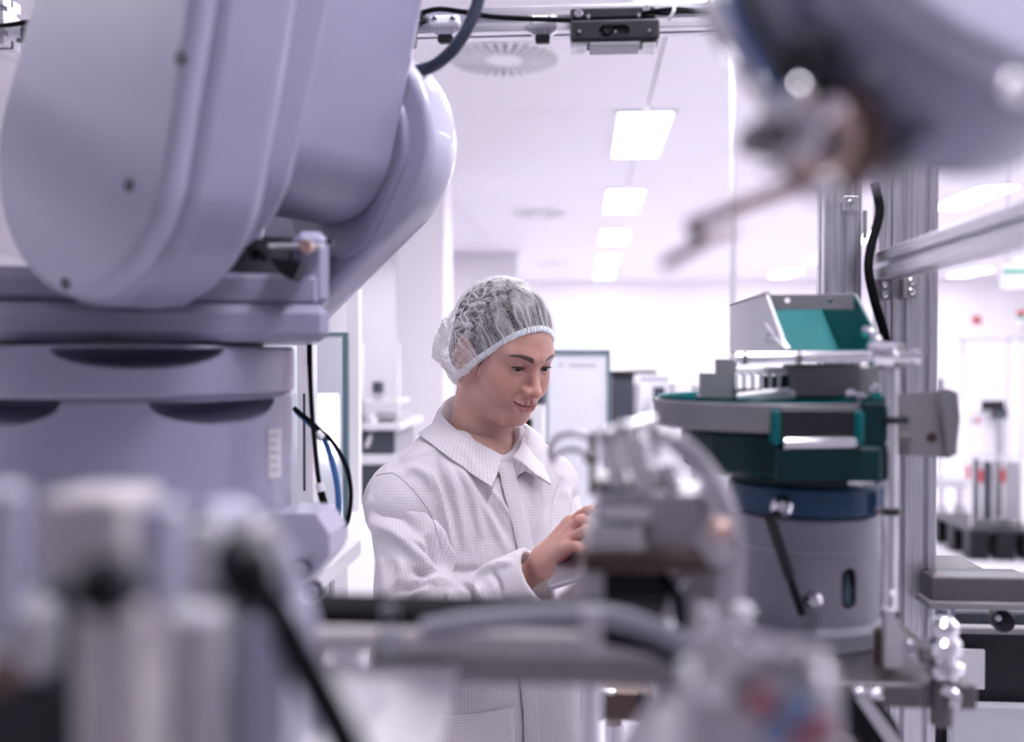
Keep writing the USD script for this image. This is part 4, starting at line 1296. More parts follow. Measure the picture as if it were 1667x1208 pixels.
def section(w, h, nx=1, ny=1, slot=0.008, depth=0.010):
    """T-slot profile: a rectangle with slots in its faces."""
    depth, slot = min(depth, 0.26 * min(w, h)), min(slot, 0.25 * min(w / nx, h / ny))
    g = sbox(-w / 2, -h / 2, w / 2, h / 2).buffer(-0.0015).buffer(0.0015, quad_segs=3)
    for k in range(nx):
        x = -w / 2 + w * (k + 0.5) / nx
        for s in (-1, 1):
            g = g.difference(sbox(x - slot / 2, min(s * h / 2, s * (h / 2 - depth)), x + slot / 2, max(s * h / 2, s * (h / 2 - depth))))
    for k in range(ny):
        y = -h / 2 + h * (k + 0.5) / ny
        for s in (-1, 1):
            g = g.difference(sbox(min(s * w / 2, s * (w / 2 - depth)), y - slot / 2, max(s * w / 2, s * (w / 2 - depth)), y + slot / 2))
    return g


fr = thing('profile_rack', 'aluminium slotted-profile frame standing round the robots, with posts and overhead beam', 'machine frame', (0.4, 1.38, 0))
FY = 1.35
def post(x0, x1, z0, z1, w2, nx, name='post', Y=FY):
    a, b = W(x0, 578, Y), W(x1, 578, Y)
    w = b[0] - a[0]
    obj(name, MB().prism(section(w, w2, nx, 1), z1 - z0, ((a[0] + b[0]) / 2, Y + w2 / 2, z0), [1, 0, 0], [0, 1, 0]), 'alu', fr, smooth=False)
    return (a[0] + b[0]) / 2
xp1 = post(1341, 1402, 0, 2.10, 0.045, 1)
xp2 = post(1452, 1527, 0, 2.10, 0.04, 2)
xp3 = post(1430, 1450, 0, 2.02, 0.03, 1)
zb_ = W(900, 29, FY)[2]
hx = lambda px, Y=FY: W(px, 578, Y)[0]
def xbeam(x0, x1, z, h, ny, Y=FY, d=0.04, name='beam', m='alu_x'):
    obj(name, MB().prism(section(d, h, 1, ny), x1 - x0, (x0, Y + d / 2, z), [0, 1, 0], [0, 0, 1]), m, fr, smooth=False)
def ybeam(x, y0, y1, z, w, h, name='beam', m='alu_y'):
    obj(name, MB().prism(section(w, h), y1 - y0, (x, y1, z), [1, 0, 0], [0, 0, 1]), m, fr, smooth=False)
xbeam(-1.02, xp1 - 0.026, zb_, 0.034, 1)
xbeam(-1.02, hx(44), W(20, 52, FY)[2], 0.066, 2, FY - 0.05)
ybeam(hx(1434), 0.30, FY - 0.002, W(1420, 436, FY)[2], 0.034, 0.036)
ybeam(-1.0, 0.2, FY + 0.04, zb_, 0.04, 0.04)
obj('post', MB().prism(section(0.045, 0.045), 2.1, (-1.04, FY + 0.02, 0), [1, 0, 0], [0, 1, 0]), 'alu', fr, smooth=False)
# deck-level beam with the darker face at the lower right
mb = MB()
box_at(mb, 1516, 943, 1760, 985, FY - 0.04, 0.04, 0.002)
obj('deck_beam', mb, 'dark_steel', fr)
mb = MB()
box_at(mb, 1512, 985, 1760, 992, FY - 0.05, 0.06, 0.001)
obj('deck_strip', mb, 'sheet_steel', fr)
# corner brackets and bolts under the slanting beam
for px, py in ((1436, 472), (1480, 468)):
    c = W(px, py, FY - 0.012)
    mb = MB().prism(np.array([(-.010, .014), (.012, .014), (.008, -.014), (-.010, -.014)]), 0.020, c + [0, 0.012, 0], [1, 0, 0], UPZ)
    br = obj('angle_bracket', mb, 'sheet_steel', fr)
    for dz in (0.007, -0.006):
        obj('bolt', MB().lathe(c + [0, -0.008, dz], (0, -1, 0), [(0, .0048), (.002, .0046), (.003, .0035), (.003, .002), (.001, .0018)], 14), 'chrome', br)
c = W(1384, 332, FY - 0.004)
pt = obj('joint_plate', MB().box(c, (0.020, 0.004, 0.020)), 'alu', fr)
obj('bolt', MB().lathe(c - [0, .002, 0], (0, -1, 0), [(0, .0052), (.002, .005), (.003, .004), (.003, .0018), (.001, .0016)], 14), 'chrome', pt)
obj('joint_plate', box_at(MB(), 1405, 342, 1412, 388, FY - 0.004, 0.004), 'sheet_steel', fr)

# sensor box under the overhead beam
sb = thing('sensor_box', 'black sensor box with an oval recess bolted under the overhead beam', 'sensor box', W(1000, 40, 1.31))
obj('mount_plate', box_at(MB(), 928, 9, 1068, 32, 1.325, 0.022), 'black_metal', sb)
shell = man(box_at(MB(), 928, 29, 1074, 66, 1.300, 0.048, 0.003).mesh())
ov = W(1000, 50, 1.30)
ovp = [m3.Manifold.cylinder(0.012, 0.0078, 0.0078, 32).rotate([90, 0, 0]).translate([ov[0] + s * 0.0125, 1.3065, ov[2]]) for s in (-1, 1)]
shell = shell - m3.Manifold.batch_hull(ovp)
obj('housing', tri(shell), 'black_metal', sb)
obj('lens', MB().lathe(W(989, 50, 1.3062), (0, -1, 0), [(0, .0062), (.003, .006), (.0045, .005), (.0045, .003), (.003, .0028)], 24), 'black_plastic', sb)
obj('lens_dot', MB().cyl(W(1002, 51, 1.3062), W(1002, 51, 1.3045), 0.0022), 'chrome', sb)
obj('base_strip', box_at(MB(), 960, 66, 1042, 75, 1.303, 0.04), 'mid_grey', sb)
for x0, x1 in ((929, 955), (1046, 1068)):
    obj('foot_pad', box_at(MB(), x0, 67, x1, 76, 1.306, 0.034), 'white_metal', sb)
for px, py, r in ((942, 22, .0058), (1052, 15, .005), (943, 52, .0026), (1057, 50, .0026), (958, 27, .003), (1040, 25, .003)):
    Yq = 1.325 if py < 28 else 1.300
    obj('screw', MB().lathe(W(px, py, Yq), (0, -1, 0), [(0, r), (.0015, r), (.0028, r * .8), (.0028, r * .3), (.001, r * .28)], 16), 'chrome', sb)
# cable clips and the end block on the beam
def clip(px, label):
    t = thing('cable_clip', label, 'cable clip', W(px, 45, 1.33))
    obj('clip_body', box_at(MB(), px - 24, 23, px + 26, 41, 1.334, 0.014), 'white_metal', t)
    for dx in (-15, 15):
        obj('screw', MB().lathe(W(px + dx, 30, 1.334), (0, -1, 0), [(0, .0042), (.0015, .004), (.002, .003), (.002, .0014), (.0008, .0012)], 14), 'chrome', t)
    o = W(px, 41, 1.345)
    k = 1.345 / FPX
    obj('clip_saddle', MB().prism(np.array([(-24, 0), (26, 0), (26, -8), (14, -16), (-10, -16), (-22, -8)]) * k, 0.012, o + [0, .012, 0], [1, 0, 0], UPZ), 'alu', t)
    obj('clip_foot', box_at(MB(), px - 10, 54, px + 14, 68, 1.338, 0.014), 'black_plastic', t)
clip(722, 'silver cable clip with black foot on the beam, nearer the robot shoulder')
clip(881, 'silver cable clip with black foot on the beam, next to the sensor box')
eb = thing('end_block', 'black end block on the overhead beam just above the robot shoulder', 'bracket', W(660, 45, 1.32))
obj('block', box_at(MB(), 646, 32, 674, 70, 1.320, 0.03), 'black_metal', eb)
obj('top_plate', box_at(MB(), 640, 15, 690, 32, 1.332, 0.018), 'black_metal', eb)
for px, py in ((664, 26), (657, 58), (683, 17)):
    obj('screw', MB().cyl(W(px, py, 1.3325 if py < 32 else 1.321), W(px, py, 1.3305 if py < 32 else 1.318), 0.003), 'chrome', eb)
tag('cable', MB().tube([W(672, 32, 1.318), W(685, 22, 1.315), W(712, 15, 1.315), W(745, 18, 1.318), W(800, 27, 1.32), W(870, 31, 1.318), W(930, 33, 1.318)], 0.0034, 10), 'black_rubber', 'thin black cable running along the overhead beam between end block and sensor box', 'cable')
ct = thing('cable', 'black cable loop held by a tie leaving the right end of the sensor box', 'cable', W(1100, 20, 1.31))
obj('strand', MB().tube([W(1046, 22, 1.322), W(1072, 17, 1.312), W(1100, 15, 1.315), W(1140, 17, 1.32), W(1180, 12, 1.32)], 0.003), 'black_rubber', ct)
obj('strand', MB().tube([W(1060, 20, 1.319), W(1085, 22, 1.31), W(1105, 19, 1.312), W(1150, 20, 1.318), W(1180, 20, 1.32)], 0.0026), 'black_rubber', ct)
obj('cable_tie', MB().tube([W(1098, 10, 1.307), W(1096, 20, 1.304), W(1088, 34, 1.31)], 0.0022, 8, 4), 'white_metal', ct)
tag('hose', MB().tube([W(790, -60, 1.20), W(776, 10, 1.20), W(752, 62, 1.20), W(722, 96, 1.205), W(690, 113, 1.22), W(640, 118, 1.25)], 0.0078, 16), 'hose_blue', 'thick dark blue-grey hose curving from the top edge to the robot shoulder', 'hose')
tag('cable', MB().tube([W(-60, 45, 1.28), W(10, 41, 1.28), W(60, 35, 1.28), W(100, 40, 1.28)], 0.003), 'black_rubber', 'black cable lying on the profile at the upper left corner', 'cable')
tag('cable', MB().tube([W(1424, 300, 1.33), W(1432, 345, 1.325), W(1418, 400, 1.32), W(1414, 440, 1.315), W(1424, 490, 1.318), W(1440, 545, 1.33), W(1445, 600, 1.34)], 0.0060, 12), 'black_rubber', 'thick black cable hanging down beside the profile posts', 'cable')
# machine deck under the big robot
dk = thing('machine_deck', 'white deck plate under the large robot', 'machine table', (W(200, 900, 1.0)[0], 1.05, 0))
xd0, xd1 = -0.95, W(588, 900, 1.42)[0]
obj('deck_plate', MB().span((xd0, 0.72, DECK_Z - 0.025), (xd1, 1.42, DECK_Z), 0.002), 'white_metal', dk)
for x, y in ((xd0 + .04, 1.30), (xd1 - .04, 1.30), (xd0 + .04, 0.78), (xd1 - .04, 0.78)):
    obj('leg', MB().prism(section(0.05, 0.05), DECK_Z - 0.025, (x, y, 0), [1, 0, 0], [0, 1, 0]), 'alu', dk, smooth=False)
# lower right: chassis boxes
lc = thing('control_cabinet', 'dark machine chassis low at the right, under the deck beam', 'cabinet', (W(1620, 1100, 1.45)[0], 1.5, 0))
a, b = W(1520, 1160, 1.42), W(1800, 1030, 1.42)
obj('body', MB().span((a[0], 1.42, 0.0), (b[0], 1.95, b[2]), 0.004), 'black_metal', lc)
obj('top_panel', box_at(MB(), 1538, 1000, 1800, 1032, 1.46, 0.3), 'slate', lc)
obj('rail', box_at(MB(), 1540, 1026, 1800, 1032, 1.40, 0.02), 'sheet_steel', lc)
obj('notice_plate', box_at(MB(), 1562, 1058, 1604, 1122, 1.405, 0.006, 0.001), 'paper', lc)
obj('lower_panel', box_at(MB(), 1548, 1154, 1800, 1300, 1.39, 0.02, 0.003), 'board_white', lc)
kn = thing('hand_knob', 'round black knob under the deck beam at the right edge', 'knob', W(1625, 1006, 1.33))
obj('knob', MB().lathe(W(1625, 1006, 1.345), (0, -1, 0), [(0, .010), (.004, .0135), (.018, .0145), (.024, .012), (.026, .006)], 28), 'black_plastic', kn)
obj('centre_screw', MB().cyl(W(1625, 1006, 1.32), W(1625, 1006, 1.317), 0.004), 'chrome', kn)
obj('spindle', MB().cyl(W(1625, 1006, 1.344), W(1625, 1006, 1.37), 0.004), 'chrome', kn)
obj('holder', MB().span(W(1615, 1006, 1.36) - [0, 0, 0.004], W(1635, 990, 1.37), 0.001), 'brown_metal', kn)
gb = thing('sight_glass', 'small clear plastic block with a bolt, hanging under the deck beam beside the posts', 'sight glass', W(1543, 1005, 1.31))
obj('block', box_at(MB(), 1530, 992, 1556, 1026, 1.306, 0.03), 'plexi', gb)
obj('bolt', MB().cyl(W(1543, 1008, 1.315), W(1543, 1008, 1.327), 0.006), 'chrome', gb)
# cables hanging beside the robot column
cb = thing('cable_loop', 'black cable loop hanging beside the robot column', 'cable', W(545, 760, 1.27))
obj('strand', MB().tube([W(503, 540, 1.27), W(506, 640, 1.27), W(512, 720, 1.27), W(521, 795, 1.27), W(538, 855, 1.27), W(550, 866, 1.27), W(566, 845, 1.275), W(571, 800, 1.28), W(562, 755, 1.28), W(540, 718, 1.28), W(515, 695, 1.28), W(478, 664, 1.28)], 0.0032, 10), 'black_rubber', cb)
obj('sleeve', MB().tube([W(522, 800, 1.27), W(538, 852, 1.27), W(547, 864, 1.27)], 0.0052, 10), 'black_rubber', cb)
obj('cable_tie', MB().cyl(W(520, 786, 1.27), W(523, 800, 1.27), 0.0058), 'white_metal', cb)
obj('cable_tie', MB().cyl(W(516, 704, 1.279), W(526, 714, 1.279), 0.0062), 'white_metal', cb)
tag('hose', MB().tube([W(482, 668, 1.285), W(505, 690, 1.285), W(526, 712, 1.285), W(543, 760, 1.285), W(551, 810, 1.285), W(549, 862, 1.285)], 0.0042, 10), 'blue_plastic', 'thin blue hose hanging in the cable loop beside the robot column', 'hose')
# ---------------------------------------------------------------- bowl feeder with hopper at the right
fy = 1.10
kf = fy / FPX
BASE_Z = W(1300, 1046, 1.12)[2]
fc = np.array([W(1314, 900, 1.15)[0], 1.16])                     # axis of the drum
fd = thing('bowl_feeder', 'vibratory bowl feeder with dark teal bowl on a blue ring and grey drum', 'bowl feeder', (fc[0], fc[1], BASE_Z))
zpx = lambda py, Y=1.07: W(1314, py, Y)[2]
rr = 0.0835
mb = MB().lathe((fc[0], fc[1], BASE_Z), UPZ, [(0, rr + .004), (.003, rr + .006), (.020, rr + .006), (.026, rr + .002), (.028, rr), (zpx(850) - BASE_Z - .002, rr - .001), (zpx(850) - BASE_Z, rr - .003)], 64)
drum_m = man(mb.mesh())
c = W(1381, 958, 1.085)
slot = m3.Manifold.batch_hull([m3.Manifold.cylinder(0.05, 0.0085, 0.0085, 24).rotate([90, 0, 0]).translate([c[0], c[1] + 0.030, c[2] + dz]) for dz in (-0.014, 0.014)])
obj('drum', tri(drum_m - slot), 'drum_paint', fd, smooth=30)
obj('drum_slot_bottle', MB().lathe((c[0] + 0.001, c[1] + 0.010, c[2] - 0.020), UPZ, [(0, .0055), (.002, .0062), (.018, .006), (.026, .0032), (.034, .0030), (.035, .0022)], 20), 'teal_frame', fd)
obj('drum_screw', MB().cyl(W(1232, 1006, 1.082), W(1232, 1006, 1.078), 0.0055), 'robot_shade', fd)
obj('drum_band', MB().lathe((fc[0], fc[1], zpx(905)), UPZ, [(0, rr - .001), (.0005, rr + .0006), (.0015, rr + .0006), (.002, rr - .001)], 64), 'light_grey', fd)
z0, z1 = zpx(846), zpx(796)
obj('blue_ring', MB().lathe((fc[0], fc[1], z0), UPZ, [(0, rr), (.003, rr + .004), (z1 - z0 - .003, rr + .004), (z1 - z0, rr)], 64), 'blue_paint', fd)
obj('blue_clip', box_at(MB(), 1404, 800, 1432, 842, 1.088, 0.03), 'blue_paint', fd)
obj('spring_plate', box_at(MB(), 1290, 786, 1400, 796, 1.09, 0.04), 'dark_steel', fd)
obj('clamp_nut', MB().cyl(W(1378, 781, 1.075), W(1420, 781, 1.075), 0.0075, n=12), 'chrome', fd)
# bowl: lower faceted body and upper tray
bc = np.array([W(1276, 745, 1.15)[0], 1.17])
z0, z1, z2, z3 = zpx(790, 1.05), zpx(714, 1.05), zpx(706, 1.05), zpx(658, 1.04)
rb_ = 0.113
obj('bowl_body', MB().lathe((bc[0], bc[1], z0), UPZ, [(0, .085), (.006, rb_ - .006), (.010, rb_), (z1 - z0, rb_ + .002), (z1 - z0 + .002, rb_ - .001)], 18), 'teal_dark', fd, smooth=False)
tc = np.array([W(1262, 745, 1.15)[0], 1.17])
rt = 0.136
zi = z3 - z2
obj('tray', MB().lathe((tc[0], tc[1], z2), UPZ, [(0, rb_), (.001, rt - .002), (.002, rt), (zi - .001, rt + .001), (zi, rt), (zi, rt - .003), (.014, rt - .004), (.012, .02), (.012, 0)], 72), 'sheet_steel', fd, smooth=30)
obj('tray_lining', MB().lathe((tc[0], tc[1], z2 + .014), UPZ, [(0, 0), (.001, rt - .0045), (zi - .012, rt - .0035), (zi - .010, rt - .003), (zi - .012, rt - .0075), (.004, rt - .012), (.003, 0)], 72), 'teal_paint', fd, smooth=30)
for k in range(2):
    r_ = rt - 0.028 - 0.026 * k
    obj('spiral_track', MB().lathe((tc[0], tc[1], z2 + .014), UPZ, [(0, r_), (zi - .018 - .012 * k, r_), (zi - .018 - .012 * k, r_ - .003), (0, r_ - .003)], 60), 'teal_paint', fd, smooth=30)
# window of the tray at the right, with teal lips, and the chrome rail under it
mb = MB()
box_at(mb, 1268, 664, 1400, 714, 1.028, 0.05)
obj('tray_gate', mb, 'black_metal', fd)
for x0, x1 in ((1258, 1272), (1392, 1408)):
    obj('gate_lip', box_at(MB(), x0, 668, x1, 726, 1.022, 0.03, 0.003), 'teal_paint', fd)
obj('gate_rail', MB().cyl(W(1276, 722, 1.02), W(1392, 720, 1.02), 0.0058), 'chrome', fd)
obj('gate_tray', box_at(MB(), 1262, 728, 1438, 784, 1.035, 0.05), 'teal_dark', fd)
obj('gate_step', box_at(MB(), 1404, 656, 1440, 784, 1.045, 0.06), 'teal_dark', fd)
# parts track above the bowl
obj('track_block', box_at(MB(), 1286, 594, 1436, 648, 1.16, 0.05), 'sheet_steel', fd)
obj('track_bracket', MB().prism(np.array([(1143, -648), (1143, -612), (1168, -612), (1168, -590), (1196, -590), (1196, -648)], float) * 1.2 / FPX, 0.03, W(0, 0, 1.17) + [0, .03, 0], [1, 0, 0], UPZ), 'sheet_steel', fd)
obj('track_foot', box_at(MB(), 1140, 644, 1290, 656, 1.17, 0.05), 'dark_steel', fd)
obj('comb_back', box_at(MB(), 1198, 598, 1284, 610, 1.165, 0.02), 'paper', fd)
obj('comb_back', box_at(MB(), 1198, 632, 1284, 640, 1.165, 0.02), 'dark_steel', fd)
for k in range(6):
    obj('comb_tooth', box_at(MB(), 1196 + 14 * k, 608, 1202 + 14 * k, 634, 1.163, 0.012), 'white_metal', fd)
obj('track_cover', box_at(MB(), 1242, 612, 1288, 644, 1.172, 0.02), 'teal_dark', fd)
obj('nozzle', MB().lathe(W(1212, 650, 1.13), RIGHT + 0.10 * UPZ, [(0, .003), (.006, .0075), (.02, .0075), (.024, .0055), (.055, .0055), (.057, .004)], 24), 'white_metal', fd)
obj('guide_rod', MB().cyl(W(1200, 646, 1.10), W(1285, 636, 1.10), 0.004), 'white_metal', fd)
for px, py in ((1384, 640), (1400, 646), (1424, 632)):
    obj('adjusting_screw', MB().cyl(W(px, py, 1.10), W(px + 3, py + 8, 1.12), 0.0055), 'chrome', fd)
# gas strut on the drum
obj('strut_rod', MB().cyl(W(1252, 838, 1.055), W(1286, 940, 1.060), 0.0062), 'black_metal', fd)
obj('strut_rod', MB().cyl(W(1284, 935, 1.060), W(1306, 1000, 1.066), 0.0045), 'black_plastic', fd)
for px, py, r in ((1268, 822, .0115), (1318, 972, .0100)):
    obj('strut_pivot', MB().lathe(W(px, py, 1.085), (-0.1, -1, 0.1), [(0, r * .7), (.01, r), (.026, r), (.03, r * .7), (.036, r * .45)], 20), 'chrome', fd)
obj('strut_bracket', box_at(MB(), 1300, 962, 1330, 1004, 1.078, 0.02), 'sheet_steel', fd)

# hopper: open chute of sheet metal, teal inside, sloping open front
hp = thing('hopper', 'open sheet-metal hopper lined in teal, standing above the feeder bowl', 'hopper', W(1320, 575, 1.2))
Pt, Pb = W(1250, 479, 1.18), W(1285, 572, 1.06)
x0h, x1h = (Pt[0] + Pb[0]) / 2, W(1392, 479, 1.18)[0]
zth, zbh, yb_ = Pt[2], Pb[2], 1.46
def side(x, t, m, nm, dz=0.0):
    prof = np.array([(Pb[1] + dz, zbh + dz), (Pt[1] + dz, zth - dz), (yb_ - dz, zth - dz), (yb_ - dz, zbh + dz)])
    obj(nm, MB().prism(prof, t, (x, 0, 0), [0, 1, 0], UPZ), m, hp, smooth=False)
side(x0h - 0.0022, 0.0022, 'white_metal', 'side_panel')
side(x1h, 0.0022, 'sheet_steel', 'side_panel')
side(x0h, 0.0012, 'teal_paint', 'lining', 0.001)
side(x1h - 0.0012, 0.0012, 'teal_paint', 'lining', 0.001)
obj('floor_panel', MB().span((x0h, Pb[1], zbh - .002), (x1h, yb_, zbh), 0.0005), 'sheet_steel', hp)
obj('lining', MB().span((x0h + .0015, Pb[1] + .002, zbh), (x1h - .0015, yb_ - .003, zbh + .0012), 0.0003), 'teal_paint', hp)
yk = 1.30
obj('back_panel', MB().span((x0h, yb_ - .002, zbh), (x1h, yb_, zth), 0.0005), 'sheet_steel', hp)
obj('lining', hull([(x, y + d, z) for x in (x0h + .0015, x1h - .0015) for y, z in ((yk - .06, zbh + .001), (yk + .05, zth - .002)) for d in (0, .0012)]), 'teal_paint', hp)
lip = man(MB().span((x0h, Pt[1], W(1300, 504, 1.18)[2]), (x1h + .002, Pt[1] + .002, zth), 0.0003).mesh())
for px in (1282, 1352):
    q = W(px, 489, 1.18)
    lip = lip - m3.Manifold.cylinder(0.02, 0.0032, 0.0032, 20).rotate([90, 0, 0]).translate([q[0], q[1] + 0.01, q[2]])
obj('front_lip', tri(lip), 'sheet_steel', hp, smooth=False)
obj('top_edge', MB().span((x0h - .004, Pt[1], zth), (x0h + .002, yb_, zth + .003), 0.0008), 'dark_steel', hp)
obj('edge_strip', MB().cyl(Pt * [0, 1, 1] + [x0h - .001, -.002, -.035], Pb * [0, 1, 1] + [x0h - .001, -.002, .002], 0.0028), 'chrome', hp)
for px, py, Y in ((1262, 548, 1.085), (1420, 540, 1.09), (1432, 552, 1.08)):
    obj('wing_screw', MB().lathe(W(px, py, Y), (-1, -.6, 0), [(0, .003), (.004, .006), (.010, .006), (.012, .003)], 14), 'chrome', hp)
obj('mount_arm', MB().span((x1h + .002, 1.352, zbh + .004), (xp2 - .0318, 1.372, zbh + .018), 0.001), 'alu', hp)

# stand: vertical rod with cross rod and clamps
st = thing('rod_stand', 'chrome rod stand with a horizontal rod clamped below the hopper', 'rod stand', W(1450, 1085, 1.05))
xr = W(1450, 578, 1.05)
obj('upright', MB().cyl((xr[0], 1.05, BASE_Z), (xr[0], 1.05, W(0, 566, 1.05)[2]), 0.0076), 'chrome', st)
obj('cross_rod', MB().cyl(W(1198, 583, 1.032), W(1492, 581, 1.032), 0.0058), 'chrome', st)
obj('clamp', MB().lathe(W(1412, 577, 1.036), RIGHT, [(0, .008), (.003, .013), (.024, .013), (.028, .009)], 28), 'chrome', st)
obj('clamp', MB().cyl(W(1450, 600, 1.05), W(1450, 560, 1.05), 0.0135), 'sheet_steel', st)
obj('rod_end', MB().lathe(W(1482, 581, 1.032), RIGHT, [(0, .006), (.002, .0085), (.008, .0085), (.010, .005)], 20), 'chrome', st)
for px in (1212, 1300):
    obj('rod_collar', MB().cyl(W(px - 4, 583, 1.032), W(px + 4, 583, 1.032), 0.0078), 'dark_steel', st)
for py in (684, 832, 1000):
    obj('rod_collar', MB().cyl(W(1450, py + 6, 1.05), W(1450, py - 6, 1.05), 0.0098), 'black_metal', st)
obj('side_pin', MB().cyl(W(1428, 684, 1.05), W(1478, 684, 1.05), 0.004), 'black_metal', st)
obj('side_pin', MB().cyl(W(1424, 832, 1.05), W(1460, 832, 1.05), 0.0035), 'dark_steel', st)
obj('collar_base', MB().cyl((xr[0], 1.05, BASE_Z), (xr[0], 1.05, BASE_Z + 0.036), 0.015), 'brown_metal', st)
plate = np.array([(1462, -756), (1462, -662), (1546, -656), (1556, -652), (1572, -658), (1576, -700), (1570, -756), (1560, -762)], float) * 1.08 / FPX
pm = man(MB().prism(plate, 0.004, W(0, 0, 1.08) + [0, 0.004, 0], [1, 0, 0], UPZ).mesh())
q = W(1517, 713, 1.08)
pm = pm - m3.Manifold.cylinder(0.03, 0.006, 0.006, 20).rotate([90, 0, 0]).translate([q[0], q[1] + 0.015, q[2]])
bp = thing('bracket_plate', 'flat grey steel plate with one round hole, clamped to the rod stand beside the posts', 'bracket', W(1517, 756, 1.08))
obj('plate', tri(pm), 'sheet_steel', bp, smooth=False)
obj('hole_backing', MB().cyl(W(1517, 713, 1.082), W(1517, 713, 1.092), 0.0058), 'brown_metal', bp)  # dark backing added so the hole reads dark; no bolt there
obj('bent_edge', MB().prism(np.array([(1548, -652), (1576, -660), (1576, -756), (1563, -762)], float) * 1.06 / FPX, 0.002, W(0, 0, 1.06) + [0, 0.01, 0], [1, 0, 0], UPZ), 'sheet_steel', bp, smooth=False)
obj('clamp_arm', MB().cyl(W(1456, 710, 1.065), W(1480, 710, 1.078), 0.005), 'dark_steel', bp)

# base plate, gusset and fittings below
fb = thing('feeder_table', 'dark base plate on legs under the bowl feeder', 'machine table', (fc[0], 1.1, 0))
zp = BASE_Z
a, b = W(1150, 1090, 1.0), W(1582, 1090, 1.0)
obj('base_plate', MB().span((a[0], 0.985, zp - 0.024), (b[0], 1.30, zp), 0.002), 'dark_steel', fb)
for x, y in ((a[0] + .03, 1.27), (b[0] - .05, 1.27), (b[0] - .10, 1.04)):
    obj('leg', MB().cyl((x, y, 0), (x, y, zp - 0.024), 0.012), 'chrome', fb)
obj('gusset', MB().prism(np.array([(1464, -1098), (1464, -1006), (1474, -1006), (1522, -1098)], float) * 1.0 / FPX, 0.012, W(0, 0, 1.0) + [0, .012, 0], [1, 0, 0], UPZ), 'light_grey', st)
obj('gusset_screw', MB().cyl(W(1482, 1056, .992), W(1482, 1056, .984), .0075), 'chrome', st)
vf = thing('valve_fitting', 'shiny chrome valve fitting at the right end of the dark base plate', 'valve', W(1536, 1090, 0.99))
base = W(1536, 1100, 0.985)
obj('body', MB().lathe(base, UPZ, [(0, .015), (.004, .018), (.012, .018), (.014, .012), (.020, .012), (.022, .016), (.034, .0165), (.038, .012), (.046, .014), (.052, .013), (.057, .007)], 28), 'chrome', vf)
obj('lower_body', MB().cyl(W(1532, 1180, 0.985), W(1534, 1105, 0.985), 0.011), 'dark_steel', vf)
obj('elbow', MB().tube([W(1534, 1120, .975), W(1548, 1128, .972), W(1556, 1136, .970), W(1552, 1150, .97)], .005), 'chrome', vf)
obj('side_nut', MB().cyl(W(1498, 1066, .985), W(1520, 1066, .985), .008, n=6), 'dark_steel', vf)
# black pulley and cables at the very bottom
pu = thing('pulley', 'black pulley wheel at the bottom edge under the base plate', 'pulley', W(1385, 1208, 0.97))
for nm, r0, r1, m, dd in (('wheel', 0.052, 0.020, 'black_plastic', 0), ('rim', 0.054, 0.048, 'black_metal', -.004)):
    obj(nm, MB().lathe(W(1372, 1212, 0.975) + [0, dd, 0], (0.12, -1, 0.25), [(0, r1), (.001, r0), (.012, r0), (.014, r0 - .004), (.014, r1), (.006, r1 - .003)], 48), m, pu)
obj('axle', MB().cyl(W(1372, 1212, 0.985), W(1372, 1212, 0.95), 0.012), 'dark_steel', pu)
for k, (px, py) in enumerate(((1396, 1126), (1424, 1128))):
    obj('stud', MB().lathe(W(px, py, 0.97), (0, -1, .2), [(0, .006), (.004, .0075), (.008, .006), (.011, .003)], 16), 'chrome', pu)
obj('belt_guard', MB().prism(np.array([(1418, -1150), (1432, -1140), (1500, -1230), (1480, -1240)], float) * .96 / FPX, 0.006, W(0, 0, .96) + [0, .006, 0], [1, 0, 0], UPZ), 'light_grey', pu)
# ---------------------------------------------------------------- blurred assembly head in the middle, close to the lens
ay = 0.70
ah = thing('assembly_head', 'blurred metal assembly head with chrome cylinders, in front of the tablet', 'machine head', W(1070, 1040, ay))
def ab(nm, x0, y0, x1, y1, Y, dep, m, ch=0.0015):
    return obj(nm, box_at(MB(), x0, y0, x1, y1, Y, dep, ch), m, ah)
ab('head_plate', 948, 902, 1186, 930, 0.68, 0.10, 'brown_metal')
ab('middle_block', 958, 856, 1046, 902, 0.69, 0.08, 'white_metal')
ab('middle_block', 1056, 852, 1172, 902, 0.70, 0.08, 'light_grey')
ab('upper_block', 972, 804, 1168, 852, 0.70, 0.07, 'light_grey')
ab('top_plate', 966, 782, 1110, 798, 0.71, 0.06, 'dark_steel')
ab('slide', 980, 832, 1060, 846, 0.685, 0.02, 'white_metal')
ab('bore_block', 976, 930, 1088, 988, 0.70, 0.06, 'black_plastic')
ab('side_column', 944, 930, 984, 1046, 0.69, 0.03, 'light_grey')
ab('side_column', 1112, 930, 1178, 1046, 0.71, 0.05, 'sheet_steel')
ab('spacer', 1086, 936, 1112, 1010, 0.72, 0.03, 'steel')
def ac(nm, a, b, r, m, Y=0.70, Y2=None, n=28):
    return obj(nm, MB().cyl(W(*a, Y), W(*b, Y2 or Y), r * Y / FPX, n=n), m, ah)
ac('cylinder', (986, 716), (1010, 790), 16, 'white_metal', 0.70, 0.71)  # both white cylinders carry the highlights of bright metal in their colour
ac('cylinder', (1018, 706), (1052, 792), 19, 'white_metal', 0.69, 0.70)
ac('cylinder_cap', (980, 700), (986, 718), 13, 'steel', 0.70)
ac('cylinder_cap', (1010, 690), (1018, 708), 17, 'steel', 0.69)
ac('manifold_bar', (990, 704), (1064, 684), 9, 'alu', 0.70, 0.72)
ac('cylinder', (1072, 760), (1100, 800), 14, 'steel', 0.69)
